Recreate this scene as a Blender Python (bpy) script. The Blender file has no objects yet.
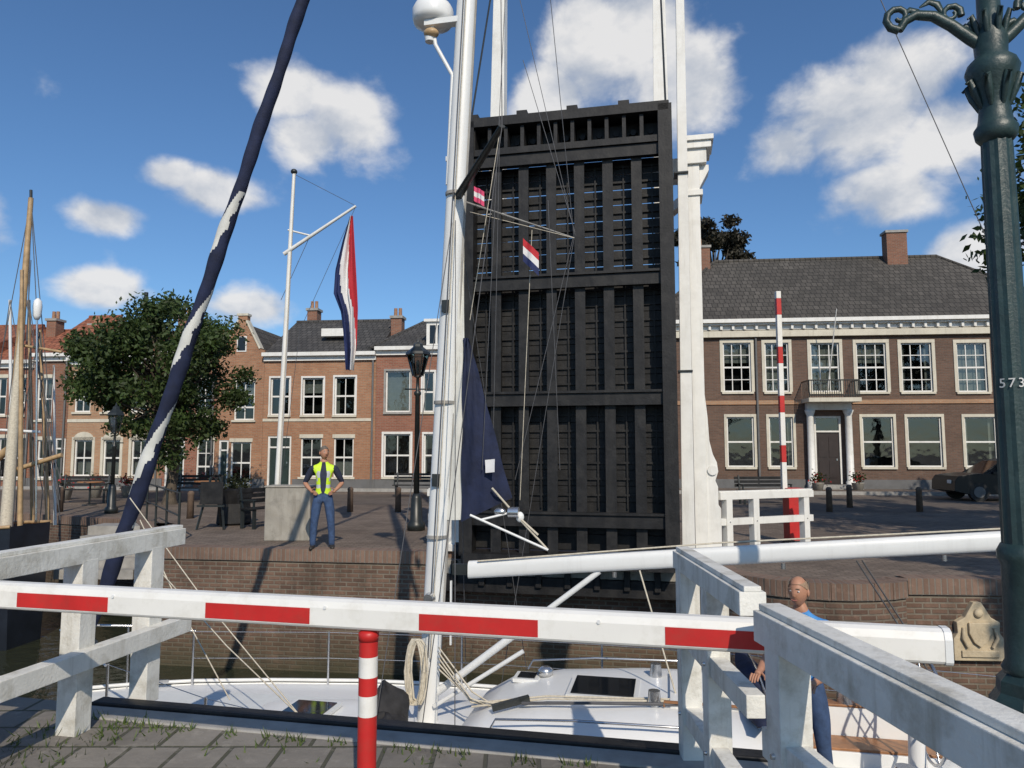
import bpy, math, random
import numpy as np
from mathutils import Vector, Matrix, geometry
random.seed(7); rng=np.random.default_rng(5)
scene=bpy.context.scene
rad=math.radians
# ------------------------------------------------------------------ survey helpers
PITCH=rad(5.17); F=730.0; CAMZ=1.75
CP,SP=math.cos(PITCH),math.sin(PITCH)
def ray(u,v):
    up=(384-v)/F
    return Vector(((u-512)/F, CP-up*SP, SP+up*CP))
def at(u,v,Y):
    r=ray(u,v); k=Y/r.y
    return Vector((r.x*k,Y,CAMZ+r.z*k))
def onplane(u,v,P,d):
    """bearing met with vertical plane through P with direction d -> (distance along, z)"""
    r=ray(u,v); k=(P[0]*d[1]-P[1]*d[0])/(r.x*d[1]-r.y*d[0])
    return ((k*r.x-P[0])*d[0]+(k*r.y-P[1])*d[1], CAMZ+k*r.z)
# ------------------------------------------------------------------ mesh builder
class MB:
    def __init__(s): s.v=[];s.f=[];s.m=[];s.sm=[];s.mats=[];s.uv={}
    def mi(s,mat):
        if mat not in s.mats: s.mats.append(mat)
        return s.mats.index(mat)
    def add(s,verts,faces,mat,smooth=False,uvs=None):
        o=len(s.v); s.v+= [tuple(p) for p in verts]; i=s.mi(mat)
        for k,f in enumerate(faces):
            if uvs: s.uv[len(s.f)]=uvs[k]
            s.f.append([a+o for a in f]); s.m.append(i); s.sm.append(smooth)
    def box(s,a,b,mat):
        x0,y0,z0=a;x1,y1,z1=b
        V=[(x0,y0,z0),(x1,y0,z0),(x1,y1,z0),(x0,y1,z0),(x0,y0,z1),(x1,y0,z1),(x1,y1,z1),(x0,y1,z1)]
        s.add(V,[(0,3,2,1),(4,5,6,7),(0,1,5,4),(1,2,6,5),(2,3,7,6),(3,0,4,7)],mat)
    def beam(s,p0,p1,w,h,mat,up=(0,0,1)):
        p0=Vector(p0);p1=Vector(p1);d=(p1-p0).normalized();up=Vector(up)
        if abs(d.dot(up))>.98: up=Vector((0,1,0))
        sd=d.cross(up).normalized(); u2=sd.cross(d)
        V=[]
        for p in(p0,p1):
            for a,b in((-1,-1),(1,-1),(1,1),(-1,1)): V.append(p+sd*a*w/2+u2*b*h/2)
        s.add(V,[(0,1,2,3),(7,6,5,4),(0,4,5,1),(1,5,6,2),(2,6,7,3),(3,7,4,0)],mat)
    def cyl(s,p0,p1,r0,r1,mat,n=12,smooth=True,sx=1.0):
        s.tube([p0,p1],[r0,r1],mat,n,smooth,sx)
    def tube(s,pts,r,mat,n=6,smooth=True,sx=1.0):
        pts=[Vector(p) for p in pts]
        if not hasattr(r,'__len__'): r=[r]*len(pts)
        V=[];nv=None
        for i,p in enumerate(pts):
            d=(pts[min(i+1,len(pts)-1)]-pts[max(i-1,0)]).normalized()
            if nv is None:
                ref=Vector((0,1,0)) if abs(d.z)>.7 else Vector((0,0,1))
                nv=(ref-d*ref.dot(d)).normalized()
            else:
                nv=(nv-d*nv.dot(d)).normalized()
            b=d.cross(nv)
            for k in range(n):
                a=2*math.pi*k/n
                V.append(p+(nv*math.cos(a)*sx+b*math.sin(a))*r[i])
        Fc=[]
        for i in range(len(pts)-1):
            for k in range(n):
                k2=(k+1)%n
                Fc.append((i*n+k,i*n+k2,(i+1)*n+k2,(i+1)*n+k))
        s.add(V,Fc,mat,smooth)
        m=len(pts)-1
        s.add([V[k] for k in range(n)],[tuple(range(n-1,-1,-1))],mat)
        s.add([V[m*n+k] for k in range(n)],[tuple(range(n))],mat)
    def lathe(s,c,prof,mat,n=16,smooth=True,flute=0,rot=0):
        V=[];Fc=[];c=Vector(c)
        for i,(r,z) in enumerate(prof):
            for k in range(n):
                a=2*math.pi*k/n+rot; rr=r*(1-(flute if k%2 else 0))
                V.append(c+Vector((rr*math.cos(a),rr*math.sin(a),z)))
        for i in range(len(prof)-1):
            for k in range(n):
                k2=(k+1)%n; Fc.append((i*n+k,i*n+k2,(i+1)*n+k2,(i+1)*n+k))
        Fc.append(tuple(range(n-1,-1,-1))); m=len(prof)-1
        Fc.append(tuple(m*n+k for k in range(n)))
        s.add(V,Fc,mat,smooth)
    def ell(s,c,r,mat,n=16,m=10,rot=None):
        V=[];Fc=[];c=Vector(c)
        for i in range(m+1):
            th=math.pi*i/m
            for k in range(n):
                a=2*math.pi*k/n
                p=Vector((r[0]*math.sin(th)*math.cos(a),r[1]*math.sin(th)*math.sin(a),r[2]*math.cos(th)))
                if rot: p=rot@p
                V.append(c+p)
        for i in range(m):
            for k in range(n):
                k2=(k+1)%n; Fc.append((i*n+k,(i+1)*n+k,(i+1)*n+k2,i*n+k2))
        s.add(V,Fc,mat,True)
    def prism(s,poly,y0,y1,mat,ax='y'):
        n=len(poly)
        if ax=='y': V=[(p[0],y0,p[1]) for p in poly]+[(p[0],y1,p[1]) for p in poly]
        elif ax=='x': V=[(y0,p[0],p[1]) for p in poly]+[(y1,p[0],p[1]) for p in poly]
        else: V=[(p[0],p[1],y0) for p in poly]+[(p[0],p[1],y1) for p in poly]
        Fc=[tuple(range(n)),tuple(range(2*n-1,n-1,-1))]
        for i in range(n):
            j=(i+1)%n; Fc.append((i,i+n,j+n,j))
        s.add(V,Fc,mat)
    def quad(s,a,b,c,d,mat): s.add([a,b,c,d],[(0,1,2,3)],mat)
    def loft(s,rings,mat,closed=False,smooth=True):
        n=len(rings[0]);V=[p for r in rings for p in r];Fc=[]
        for i in range(len(rings)-1):
            for k in range(n if closed else n-1):
                k2=(k+1)%n; Fc.append((i*n+k,i*n+k2,(i+1)*n+k2,(i+1)*n+k))
        s.add(V,Fc,mat,smooth)
    def build(s,name,parent=None,M=None,bevel=0,fixn=True):
        me=bpy.data.meshes.new(name); me.from_pydata(s.v,[],s.f)
        for m in s.mats: me.materials.append(m)
        uvl=me.uv_layers.new(name='UVMap')
        for i,p in enumerate(me.polygons):
            p.material_index=s.m[i]; p.use_smooth=s.sm[i]
            if i in s.uv:
                for k,li in enumerate(p.loop_indices): uvl.data[li].uv=s.uv[i][k]
            else:
                nx,ny,nz=[abs(c) for c in p.normal]
                for li in p.loop_indices:
                    c=s.v[me.loops[li].vertex_index]
                    if nz>=nx and nz>=ny: uvl.data[li].uv=(c[0],c[1])
                    elif nx>ny: uvl.data[li].uv=(c[1],c[2])
                    else: uvl.data[li].uv=(c[0],c[2])
        me.update()
        ob=bpy.data.objects.new(name,me); scene.collection.objects.link(ob)
        if M is not None: ob.matrix_world=M
        if parent: ob.parent=parent
        if bevel:
            b=ob.modifiers.new('b','BEVEL'); b.width=bevel; b.segments=2; b.limit_method='ANGLE'
        return ob
def empty(name,M=None):
    e=bpy.data.objects.new(name,None); scene.collection.objects.link(e); e.empty_display_size=.3
    if M is not None: e.matrix_world=M
    return e
def frame(o,d):
    d=Vector((d[0],d[1],0)).normalized()
    return Matrix(((d.x,-d.y,0,o[0]),(d.y,d.x,0,o[1]),(0,0,1,o[2] if len(o)>2 else 0),(0,0,0,1)))
# ------------------------------------------------------------------ materials
def newmat(name):
    m=bpy.data.materials.new(name); m.use_nodes=True; nt=m.node_tree
    return m,nt,nt.nodes,nt.links,nt.nodes['Principled BSDF']
def mixrgb(nt,a,b,fac,mode='MIX'):
    n=nt.nodes.new('ShaderNodeMix'); n.data_type='RGBA'; n.blend_type=mode
    for sock,val in((n.inputs[6],a),(n.inputs[7],b),(n.inputs[0],fac)):
        if hasattr(val,'links') or hasattr(val,'is_linked'): nt.links.new(val,sock)
        elif isinstance(val,(int,float)): sock.default_value=val
        else: sock.default_value=(*val[:3],1)
    return n.outputs[2]
def noise(nt,scale,detail=5,rough=.6,coord='Object',stretch=None):
    tc=nt.nodes.new('ShaderNodeTexCoord'); n=nt.nodes.new('ShaderNodeTexNoise')
    n.inputs['Scale'].default_value=scale; n.inputs['Detail'].default_value=detail; n.inputs['Roughness'].default_value=rough
    if stretch:
        mp=nt.nodes.new('ShaderNodeVectorMath'); mp.operation='MULTIPLY'; mp.inputs[1].default_value=stretch; nt.links.new(tc.outputs[coord],mp.inputs[0]); nt.links.new(mp.outputs[0],n.inputs['Vector'])
    else: nt.links.new(tc.outputs[coord],n.inputs['Vector'])
    return n.outputs['Fac']
def mrange(nt,val,a,b,c=0,d=1):
    n=nt.nodes.new('ShaderNodeMapRange'); nt.links.new(val,n.inputs[0])
    for i,x in enumerate((a,b,c,d)): n.inputs[i+1].default_value=x
    return n.outputs[0]
def bump(nt,bsdf,h,strength=.3,dist=.01):
    b=nt.nodes.new('ShaderNodeBump'); b.inputs['Strength'].default_value=strength; b.inputs['Distance'].default_value=dist
    nt.links.new(h,b.inputs['Height']); nt.links.new(b.outputs[0],bsdf.inputs['Normal'])
def pm(name,col,rough=.6,var=.2,scale=4,metal=0,bs=0,bscale=40,dirt=0,dirtcol=(.12,.1,.07),dscale=3,streak=0,spec=.5):
    m,nt,N,L,B=newmat(name)
    lo=[c*(1-var) for c in col]; hi=[min(1,c*(1+var)) for c in col]
    f=mrange(nt,noise(nt,scale),.3,.7)
    c=mixrgb(nt,lo,hi,f)
    if dirt:
        f2=mrange(nt,noise(nt,dscale,8,.7),.5,.75,0,dirt); c=mixrgb(nt,c,dirtcol,f2)
    if streak:
        f3=mrange(nt,noise(nt,9,6,.7,stretch=(1,1,.08)),.52,.75,0,streak); c=mixrgb(nt,c,dirtcol,f3)
    L.new(c,B.inputs['Base Color']); B.inputs['Roughness'].default_value=rough; B.inputs['Metallic'].default_value=metal
    B.inputs['Specular IOR Level'].default_value=spec
    if bs: bump(nt,B,noise(nt,bscale,4),bs,.01)
    return m
def brick(name,c1,c2,mortar,bw=.22,bh=.07,ms=.012,rough=.85,bstr=.5,wear=.35,algae=False,offset=.5,grime=(.05,.045,.04)):
    m,nt,N,L,B=newmat(name)
    tc=N.new('ShaderNodeTexCoord'); t=N.new('ShaderNodeTexBrick')
    t.inputs['Scale'].default_value=1; t.inputs['Brick Width'].default_value=bw; t.inputs['Row Height'].default_value=bh
    t.inputs['Mortar Size'].default_value=ms; t.inputs['Bias'].default_value=0; t.offset=offset; t.inputs['Mortar Smooth'].default_value=.3
    t.inputs['Color1'].default_value=(*c1,1); t.inputs['Color2'].default_value=(*c2,1); t.inputs['Mortar'].default_value=(*mortar,1)
    L.new(tc.outputs['UV'],t.inputs['Vector'])
    c=mixrgb(nt,t.outputs['Color'],[x*.4 for x in c1],mrange(nt,noise(nt,1.1,8,.7),.45,.75,0,wear))
    c=mixrgb(nt,c,[x*.5 for x in c1],mrange(nt,noise(nt,.35,5,.6),.45,.7,0,wear*.9))
    c=mixrgb(nt,c,[min(1,x*1.5+.02) for x in c2],mrange(nt,noise(nt,9,4,.7),.55,.8,0,wear*.8))
    if algae:
        g=N.new('ShaderNodeNewGeometry'); s=N.new('ShaderNodeSeparateXYZ'); L.new(g.outputs['Position'],s.inputs[0])
        ad=N.new('ShaderNodeMath'); ad.operation='MULTIPLY_ADD'; L.new(noise(nt,1.5,6),ad.inputs[0]); ad.inputs[1].default_value=.9; L.new(s.outputs['Z'],ad.inputs[2])
        c=mixrgb(nt,c,(.05,.05,.025),mrange(nt,ad.outputs[0],-.8,-1.6,0,.8))
        c=mixrgb(nt,c,(.26,.23,.18),mrange(nt,noise(nt,2.3,9,.75),.6,.78,0,.3))
        c=mixrgb(nt,c,(.04,.035,.025),mrange(nt,noise(nt,3,7,.7,stretch=(1,1,.12)),.5,.72,0,.6))
    L.new(c,B.inputs['Base Color']); B.inputs['Roughness'].default_value=rough
    inv=N.new('ShaderNodeMath'); inv.operation='SUBTRACT'; inv.inputs[0].default_value=1; L.new(t.outputs['Fac'],inv.inputs[1])
    ad2=N.new('ShaderNodeMath'); ad2.operation='MULTIPLY_ADD'; L.new(noise(nt,25,4),ad2.inputs[0]); ad2.inputs[1].default_value=.6; L.new(inv.outputs[0],ad2.inputs[2])
    bump(nt,B,ad2.outputs[0],bstr,.01)
    return m
def tiles(name,c1,c2,bw=.25,bh=.3):
    return brick(name,c1,c2,[x*.3 for x in c1],bw,bh,.02,.9,.8,.6)
WHITE=pm('white_paint',(.74,.73,.69),.5,.06,3,dirt=.3,dirtcol=(.36,.33,.27),dscale=2.2,bs=.08,streak=.35)
FENCE=pm('weathered_white_paint',(.7,.69,.64),.6,.1,6,dirt=.75,dirtcol=(.3,.27,.2),dscale=5,bs=.35,bscale=60,streak=.6)
TRIM=pm('cream_trim',(.58,.54,.44),.65,.12,2,streak=.3)
BLACKP=pm('black_tar_paint',(.012,.012,.013),.55,.5,5,dirt=.75,dirtcol=(.034,.032,.029),bs=.3,bscale=30,dscale=2.5,streak=.6,spec=.35)
GREY=pm('grey_stone',(.3,.29,.27),.8,.2,5,bs=.3)
CONC=pm('concrete',(.33,.31,.27),.9,.25,6,bs=.4,dirt=.6,streak=.5)
PLINTH=pm('plinth',(.13,.13,.13),.8,.15,3)
DARKG=pm('lamp_green_paint',(.02,.042,.042),.42,.25,8,dirt=.5,dirtcol=(.06,.085,.08),dscale=12,bs=.3,bscale=50)
IRON=pm('dark_iron',(.02,.024,.024),.4,.3,8)
REDP=pm('red_paint',(.5,.02,.018),.45,.15,5,dirt=.4,dirtcol=(.25,.06,.04),dscale=9)
BWHITE=pm('barrier_white',(.76,.75,.71),.45,.04,3,dirt=.35,dirtcol=(.45,.42,.34),dscale=9)
GEL=pm('gelcoat',(.8,.81,.8),.3,.03,2,dirt=.12,dirtcol=(.5,.5,.46))
NONSK=pm('deck_nonskid',(.66,.68,.67),.7,.06,5,bs=.2,bscale=200)
ALU=pm('mast_white',(.72,.73,.72),.4,.05,2,dirt=.25,dirtcol=(.45,.45,.43),dscale=4,streak=.3)
STEEL=pm('stainless',(.6,.6,.6),.25,.1,8,metal=.9)
NAVY=pm('navy_canvas',(.009,.015,.045),.85,.4,5,bs=.6,bscale=18)
SAILW=pm('sail_white',(.6,.6,.56),.8,.1,5,bs=.3,bscale=14)
ROPE=pm('rope',(.55,.5,.4),.9,.2,30)
ROPED=pm('dark_wire',(.08,.08,.085),.5,.2,10)
TEAK=pm('teak',(.3,.14,.06),.45,.3,12)
SPAR=pm('varnished_spar',(.4,.27,.14),.5,.3,6,streak=.5)
HULLD=pm('dark_hull',(.015,.02,.03),.3,.3,3)
BLACKF=pm('black_fabric',(.02,.02,.022),.8,.4,12,bs=.6,bscale=15)
SKIN=pm('skin',(.42,.21,.13),.55,.08,20)
JEANS=pm('jeans',(.04,.075,.16),.85,.3,15,bs=.4,bscale=30)
SHIRT=pm('navy_shirt',(.02,.025,.05),.8,.3,12,bs=.4,bscale=25)
VEST=pm('hi_vis',(.58,.82,.03),.6,.1,10,bs=.4,bscale=25)
REFL=pm('reflective',(.5,.52,.52),.3,.05,10)
BLUET=pm('blue_top',(.06,.24,.55),.8,.2,12,bs=.4,bscale=25)
HAIR=pm('grey_hair',(.13,.11,.09),.8,.3,40); HAIR2=pm('thin_hair',(.3,.2,.13),.8,.3,40)
SHOE=pm('shoe',(.03,.025,.02),.6,.2,20)
EYE=pm('eye',(.02,.02,.02),.2,.1,20)
LIP=pm('lip',(.35,.13,.1),.5,.1,20)
FR=pm('flag_red',(.45,.02,.03),.8,.1,10); FW=pm('flag_white',(.66,.66,.66),.8,.05,10); FB=pm('flag_blue',(.01,.02,.09),.8,.2,10); FP=pm('flag_pink',(.6,.06,.15),.8,.1,10)
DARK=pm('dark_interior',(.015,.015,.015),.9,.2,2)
CURT=pm('curtain',(.5,.48,.43),.9,.1,6)
SHUT=pm('shutter_green',(.02,.035,.03),.5,.2,5)
DOORM=pm('door_paint',(.03,.02,.018),.4,.2,5)
BARK=pm('bark',(.09,.07,.05),.9,.4,8,bs=.8,bscale=20)
STONE=pm('carved_sandstone',(.52,.43,.29),.85,.2,8,bs=.5,bscale=30,dirt=.4)
CARP=pm('car_paint',(.008,.009,.011),.35,.1,2,spec=.3); TYRE=pm('tyre',(.02,.02,.02),.8,.2,10)
FLOWR=pm('red_flowers',(.5,.05,.05),.8,.3,20)
B_OR=brick('brick_orange',(.33,.145,.075),(.42,.21,.115),(.3,.23,.16))
B_RD=brick('brick_red',(.25,.085,.05),(.33,.13,.08),(.26,.19,.14))
B_RB=brick('brick_redbrown',(.2,.08,.048),(.28,.12,.07),(.22,.17,.13))
B_BR=brick('brick_brown_shaded',(.115,.065,.045),(.165,.093,.063),(.13,.105,.085))  # brown brick, base colour darkened to carry the shade on the town house
B_CR=brick('brick_buff',(.38,.2,.11),(.44,.26,.15),(.35,.27,.19))
QUAY=brick('quay_brick',(.115,.066,.046),(.19,.115,.08),(.2,.17,.13),.22,.075,.014,.9,.9,.65,True)
ROWL=brick('rowlock_coping',(.17,.105,.075),(.23,.15,.11),(.2,.17,.14),.08,.3,.012,.9,.7,.5)
PAVE=brick('brick_paving',(.15,.112,.085),(.23,.178,.138),(.09,.078,.063),.21,.105,.01,.9,.6,.75)
SETT=brick('grey_setts',(.17,.155,.135),(.24,.22,.19),(.07,.07,.045),.3,.3,.014,.9,.8,.8)
ASPH=brick('road_bricks',(.11,.088,.074),(.155,.125,.1),(.08,.07,.06),.21,.105,.01,.9,.5,.7)
T_RED=tiles('tiles_red',(.26,.085,.045),(.34,.13,.07)); T_DK=tiles('tiles_dark',(.05,.048,.046),(.085,.08,.075)); T_GR=tiles('tiles_grey',(.062,.056,.048),(.1,.09,.078))
def glassmat():
    m,nt,N,L,B=newmat('window_glass')
    t=N.new('ShaderNodeBsdfTransparent'); t.inputs[0].default_value=(.5,.55,.55,1); g=N.new('ShaderNodeBsdfGlossy'); g.inputs['Roughness'].default_value=.03
    g.inputs[0].default_value=(.9,.95,1,1)
    mx=N.new('ShaderNodeMixShader'); f=N.new('ShaderNodeFresnel'); f.inputs[0].default_value=1.5
    b=N.new('ShaderNodeBump'); b.inputs['Strength'].default_value=.25; b.inputs['Distance'].default_value=.02; L.new(noise(nt,1.5,2),b.inputs['Height']); L.new(b.outputs[0],g.inputs['Normal'])
    ml=N.new('ShaderNodeMath'); ml.operation='MULTIPLY_ADD'; L.new(f.outputs[0],ml.inputs[0]); ml.inputs[1].default_value=1; ml.inputs[2].default_value=.05
    L.new(ml.outputs[0],mx.inputs[0]); L.new(t.outputs[0],mx.inputs[1]); L.new(g.outputs[0],mx.inputs[2]); L.new(mx.outputs[0],N['Material Output'].inputs[0])
    return m
GLASS=glassmat()
def dglass():
    m,nt,N,L,B=newmat('tinted_glass'); B.inputs['Base Color'].default_value=(.01,.012,.015,1); B.inputs['Roughness'].default_value=.06; return m
TINT=dglass()
def watermat():
    m,nt,N,L,B=newmat('canal_water'); B.inputs['Base Color'].default_value=(.03,.034,.02,1); B.inputs['Roughness'].default_value=.06
    bump(nt,B,noise(nt,2.5,4,.55),.6,.08); return m
WATER=watermat()
def leafmat(name,c):
    m,nt,N,L,B=newmat(name)
    f=mrange(nt,noise(nt,1.3,3),.35,.65)
    col=mixrgb(nt,[x*.5 for x in c],[x*1.4 for x in c],f); col=mixrgb(nt,col,[c[0]*2.0,c[1]*1.6,c[2]],mrange(nt,noise(nt,14,2),.5,.75,0,.6))
    L.new(col,B.inputs['Base Color']); B.inputs['Roughness'].default_value=.6
    tr=N.new('ShaderNodeBsdfTranslucent'); L.new(col,tr.inputs[0]); mx=N.new('ShaderNodeMixShader'); mx.inputs[0].default_value=.3
    L.new(B.outputs[0],mx.inputs[1]); L.new(tr.outputs[0],mx.inputs[2]); L.new(mx.outputs[0],N['Material Output'].inputs[0]); return m
LEAF=leafmat('foliage',(.042,.072,.017)); LEAF2=leafmat('dark_foliage',(.05,.06,.03)); LEAFP=leafmat('copper_foliage',(.035,.032,.02)); GRASS=leafmat('grass_blades',(.08,.12,.03))
# ------------------------------------------------------------------ camera, light, world
cam=bpy.data.cameras.new('camera'); co=bpy.data.objects.new('camera',cam); scene.collection.objects.link(co)
cam.sensor_width=36; cam.lens=36*F/1024; cam.clip_end=3000; cam.clip_start=.05
co.location=(0,0,CAMZ); co.rotation_euler=(rad(90)+PITCH,0,0); scene.camera=co
EL=rad(37); trav=Vector((-.22,.975,0)).normalized()
sun=bpy.data.lights.new('sun','SUN'); so=bpy.data.objects.new('sun',sun); scene.collection.objects.link(so)
sun.energy=3.6; sun.angle=rad(.5); sun.color=(1,.89,.74)
sd=Vector((trav.x*math.cos(EL),trav.y*math.cos(EL),-math.sin(EL))); so.rotation_euler=sd.to_track_quat('-Z','Y').to_euler(); so.location=(5,-10,20)
w=bpy.data.worlds.new('World'); scene.world=w; w.use_nodes=True; nt=w.node_tree; N=nt.nodes; L=nt.links
bg=N['Background']; bg.inputs[1].default_value=.1
sky=N.new('ShaderNodeTexSky'); sky.sky_type='NISHITA'; sky.sun_disc=False; sky.sun_elevation=EL; sky.sun_rotation=math.atan2(-trav.x,-trav.y); sky.air_density=1.0; sky.dust_density=.7; sky.ozone_density=2.0
tc=N.new('ShaderNodeTexCoord'); D=tc.outputs['Generated']
def vm(op,a,b=None):
    n=N.new('ShaderNodeVectorMath'); n.operation=op
    for i,x in enumerate((a,b)):
        if x is None: continue
        if isinstance(x,(tuple,Vector)): n.inputs[i].default_value=x
        else: L.new(x,n.inputs[i])
    return n
def mm(op,a,b):
    n=N.new('ShaderNodeMath'); n.operation=op
    for i,x in enumerate((a,b)):
        if isinstance(x,(int,float)): n.inputs[i].default_value=x
        else: L.new(x,n.inputs[i])
    return n.outputs[0]
acc=None
for (u,v,r,asp) in [(340,118,.125,1.3),(295,95,.09,1.2),(310,135,.1,1.5),(215,192,.095,1.9),(170,175,.065,2),(105,216,.09,2.4),(95,288,.085,2.1),(255,310,.1,2),(600,50,.15,1.1),(685,90,.12,1),(550,95,.1,1.2),(640,20,.12,1.2),(850,120,.17,1.35),(900,75,.12,1.5),(790,150,.1,1.5),(880,195,.13,1.7),(975,250,.1,2),(950,140,.12,1.3),(-150,200,.25,2),(1250,120,.3,1.5),(1200,330,.2,2),(300,-200,.2,1.3)]:
    c=ray(u,v).normalized()
    df=vm('SUBTRACT',D,tuple(c)); ml=vm('MULTIPLY',df.outputs[0],(1,1,asp)); ln=vm('LENGTH',ml.outputs[0])
    mr=N.new('ShaderNodeMapRange'); mr.interpolation_type='SMOOTHSTEP'; L.new(ln.outputs['Value'],mr.inputs[0])
    mr.inputs[1].default_value=r; mr.inputs[2].default_value=0
    acc=mr.outputs[0] if acc is None else mm('MAXIMUM',acc,mr.outputs[0])
def cn(off,scale,detail,rough=.6):
    a=vm('ADD',D,off); b=vm('MULTIPLY',a.outputs[0],(1,1,1.35)); n=N.new('ShaderNodeTexNoise'); n.inputs['Scale'].default_value=scale; n.inputs['Detail'].default_value=detail; n.inputs['Roughness'].default_value=rough; n.inputs['Distortion'].default_value=.15
    L.new(b.outputs[0],n.inputs['Vector']); return n.outputs['Fac']
n1=cn((3,1,2),10,9,.55)
dens=mm('ADD',mm('MULTIPLY',acc,1.15),mm('MULTIPLY',mm('SUBTRACT',n1,.5),1.9))
mr=N.new('ShaderNodeMapRange'); mr.interpolation_type='SMOOTHSTEP'; L.new(dens,mr.inputs[0]); mr.inputs[1].default_value=.3; mr.inputs[2].default_value=.95; mr.inputs[4].default_value=.93
n2=cn((3.012,.95,2.04),10,5,.55)
shade=mm('SUBTRACT',n1,n2)
ms=N.new('ShaderNodeMapRange'); L.new(shade,ms.inputs[0]); ms.inputs[1].default_value=-.16; ms.inputs[2].default_value=.12
cc=mixrgb(nt,(4.9,5.3,6.0),(8.3,8.2,8.1),ms.outputs[0])
skyc=mixrgb(nt,sky.outputs[0],(.68,.94,1.18),1.0,'MULTIPLY')
fin=mixrgb(nt,skyc,cc,mr.outputs[0]); L.new(fin,bg.inputs[0])
scene.view_settings.view_transform='Standard'; scene.view_settings.look='None'; scene.view_settings.exposure=0
# ------------------------------------------------------------------ ground, water, quays
AX=Vector((math.cos(rad(12)),-math.sin(rad(12)))); BX=Vector((math.sin(rad(12)),math.cos(rad(12))))
O=Vector((.95,12.2))
def P(s,t,z=0): q=O+AX*s+BX*t; return Vector((q.x,q.y,z))
MBR=frame((O.x,O.y,0),AX)
far=[(-400,95),(-60,30),(-14,20.5),(-9.3,18.3),(-6.25,13.35)]
far+=[tuple(P(-2.25,0)[:2]),tuple(P(-2.2,.35)[:2]),tuple(P(2.15,.35)[:2]),tuple(P(2.2,-.1)[:2])]
cx,cy,R=4.45,11.15,1.5
for i in range(11):
    a=rad(195+i*10.5); far.append((cx+R*math.cos(a),cy+R*math.sin(a)))
far+=[(5.25,9.95),(5.32,10.08),(6.8,10.0),(12,8.9),(400,-74)]
near=[(-400,90),(-12,7.25)]+[tuple(P(-3.2,-7.6)[:2]),tuple(P(3,-7.7)[:2])]+[(12,2.35),(400,-80)]
def polymesh(mb,pts,z,mat):
    V=[Vector((p[0],p[1],z)) for p in pts]; tris=geometry.tessellate_polygon([V])
    T=[]
    for t in tris:
        a,b,c=[V[i] for i in t]
        if (b-a).cross(c-a).z<0: t=(t[0],t[2],t[1])
        T.append(tuple(t))
    mb.add(V,T,mat)
g=MB(); polymesh(g,far+[(400,900),(-400,900)],0,PAVE); polymesh(g,near+[(400,-300),(-400,-300)],0,SETT); g.build('ground')
wt=MB(); wt.quad((-400,-90,-2.05),(400,-90,-2.05),(400,110,-2.05),(-400,110,-2.05),WATER); wt.build('water')
def wall(mb,pts,mat,cop,inset):
    s=0
    for i in range(len(pts)-1):
        a=Vector((*pts[i],0));b=Vector((*pts[i+1],0)); l=(b-a).length
        mb.add([(a.x,a.y,-3),(b.x,b.y,-3),(b.x,b.y,0),(a.x,a.y,0)],[(0,1,2,3)],mat,False,[[(s,-3),(s+l,-3),(s+l,0),(s,0)]])
        if cop and l<60:
            d=(b-a).normalized(); nn=Vector((-d.y,d.x,0))*inset; e=.002*(i%2)
            z1=.025+e
            A=a-nn*.12;B2=b-nn*.12;C=b+nn;D2=a+nn
            V=[(A.x,A.y,-.19),(B2.x,B2.y,-.19),(C.x,C.y,-.19),(D2.x,D2.y,-.19),(A.x,A.y,z1),(B2.x,B2.y,z1),(C.x,C.y,z1),(D2.x,D2.y,z1)]
            u=[(s,0),(s+l,0),(s+l,.28),(s,.28)]
            mb.add(V,[(4,5,6,7),(0,1,5,4)],cop,False,[u,u])
        s+=l
q=MB(); wall(q,far,QUAY,ROWL,.28); q.build('quay_wall')
q=MB(); wall(q,near[::-1],QUAY,None,.28)
q.build('quay_wall')
e=MB(); e.box((-2.3,-7.66,-.4),(2.4,-7.54,.03),BLACKP); e.box((-2.3,-7.54,-.62),(2.4,-7.46,-.3),BLACKP); e.box((-2.3,-7.86,-.1),(2.4,-7.665,.012),GREY); e.build('steel_edge_beam',None,MBR,.01)
e=MB(); e.box((-2.2,.0,-.34),(2.15,.34,-.12),CONC); e.box((-2.2,-.06,-.62),(2.15,.34,-.345),BLACKP)
for i in range(9): e.box((-2+i*.48,-.12,-.5),(-1.9+i*.48,-.055,-.1),BLACKP)
e.build('bridge_abutment_seat',None,MBR,.01)
r=MB(); polymesh(r,[(-40,31.5),(-8,24.2),(8,21.5),(40,15),(40,23.8),(8,28.3),(-8,29.3),(-40,34.5)],.004,ASPH); r.build('road')
k=MB()
for (a,b) in (((-24,33.2),(5,29.9)),((5,29.9),(30,26.9))):
    a=Vector((*a,0));b=Vector((*b,0)); d=(b-a).normalized(); n_=Vector((-d.y,d.x,0))
    k.beam(a+n_*1.1+Vector((0,0,.02)),b+n_*1.1+Vector((0,0,.02)),2.2,.2,PAVE); k.beam(a-n_*.08+Vector((0,0,.025)),b-n_*.08+Vector((0,0,.025)),.15,.22,GREY)
k.build('pavement')
gm=MB()
for i in range(900):
    if i<600: s=random.uniform(-2.3,1.2); tt=-7.88-abs(random.gauss(0,.05 if i%3 else .25)); 
    else: s=random.uniform(-2.35,-1.7); tt=random.uniform(-9.4,-7.8)
    if i<600 and math.sin(s*7)+math.sin(s*17+1)<-.2: continue
    p=P(s,tt); h=random.uniform(.015,.07); a=random.uniform(0,6.28); dx=Vector((math.cos(a),math.sin(a),0))*.006; ln=Vector((random.gauss(0,.02),random.gauss(0,.02),h))
    gm.add([p-dx,p+dx,p+ln],[(0,1,2)],GRASS)
gm.build('grass')
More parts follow.
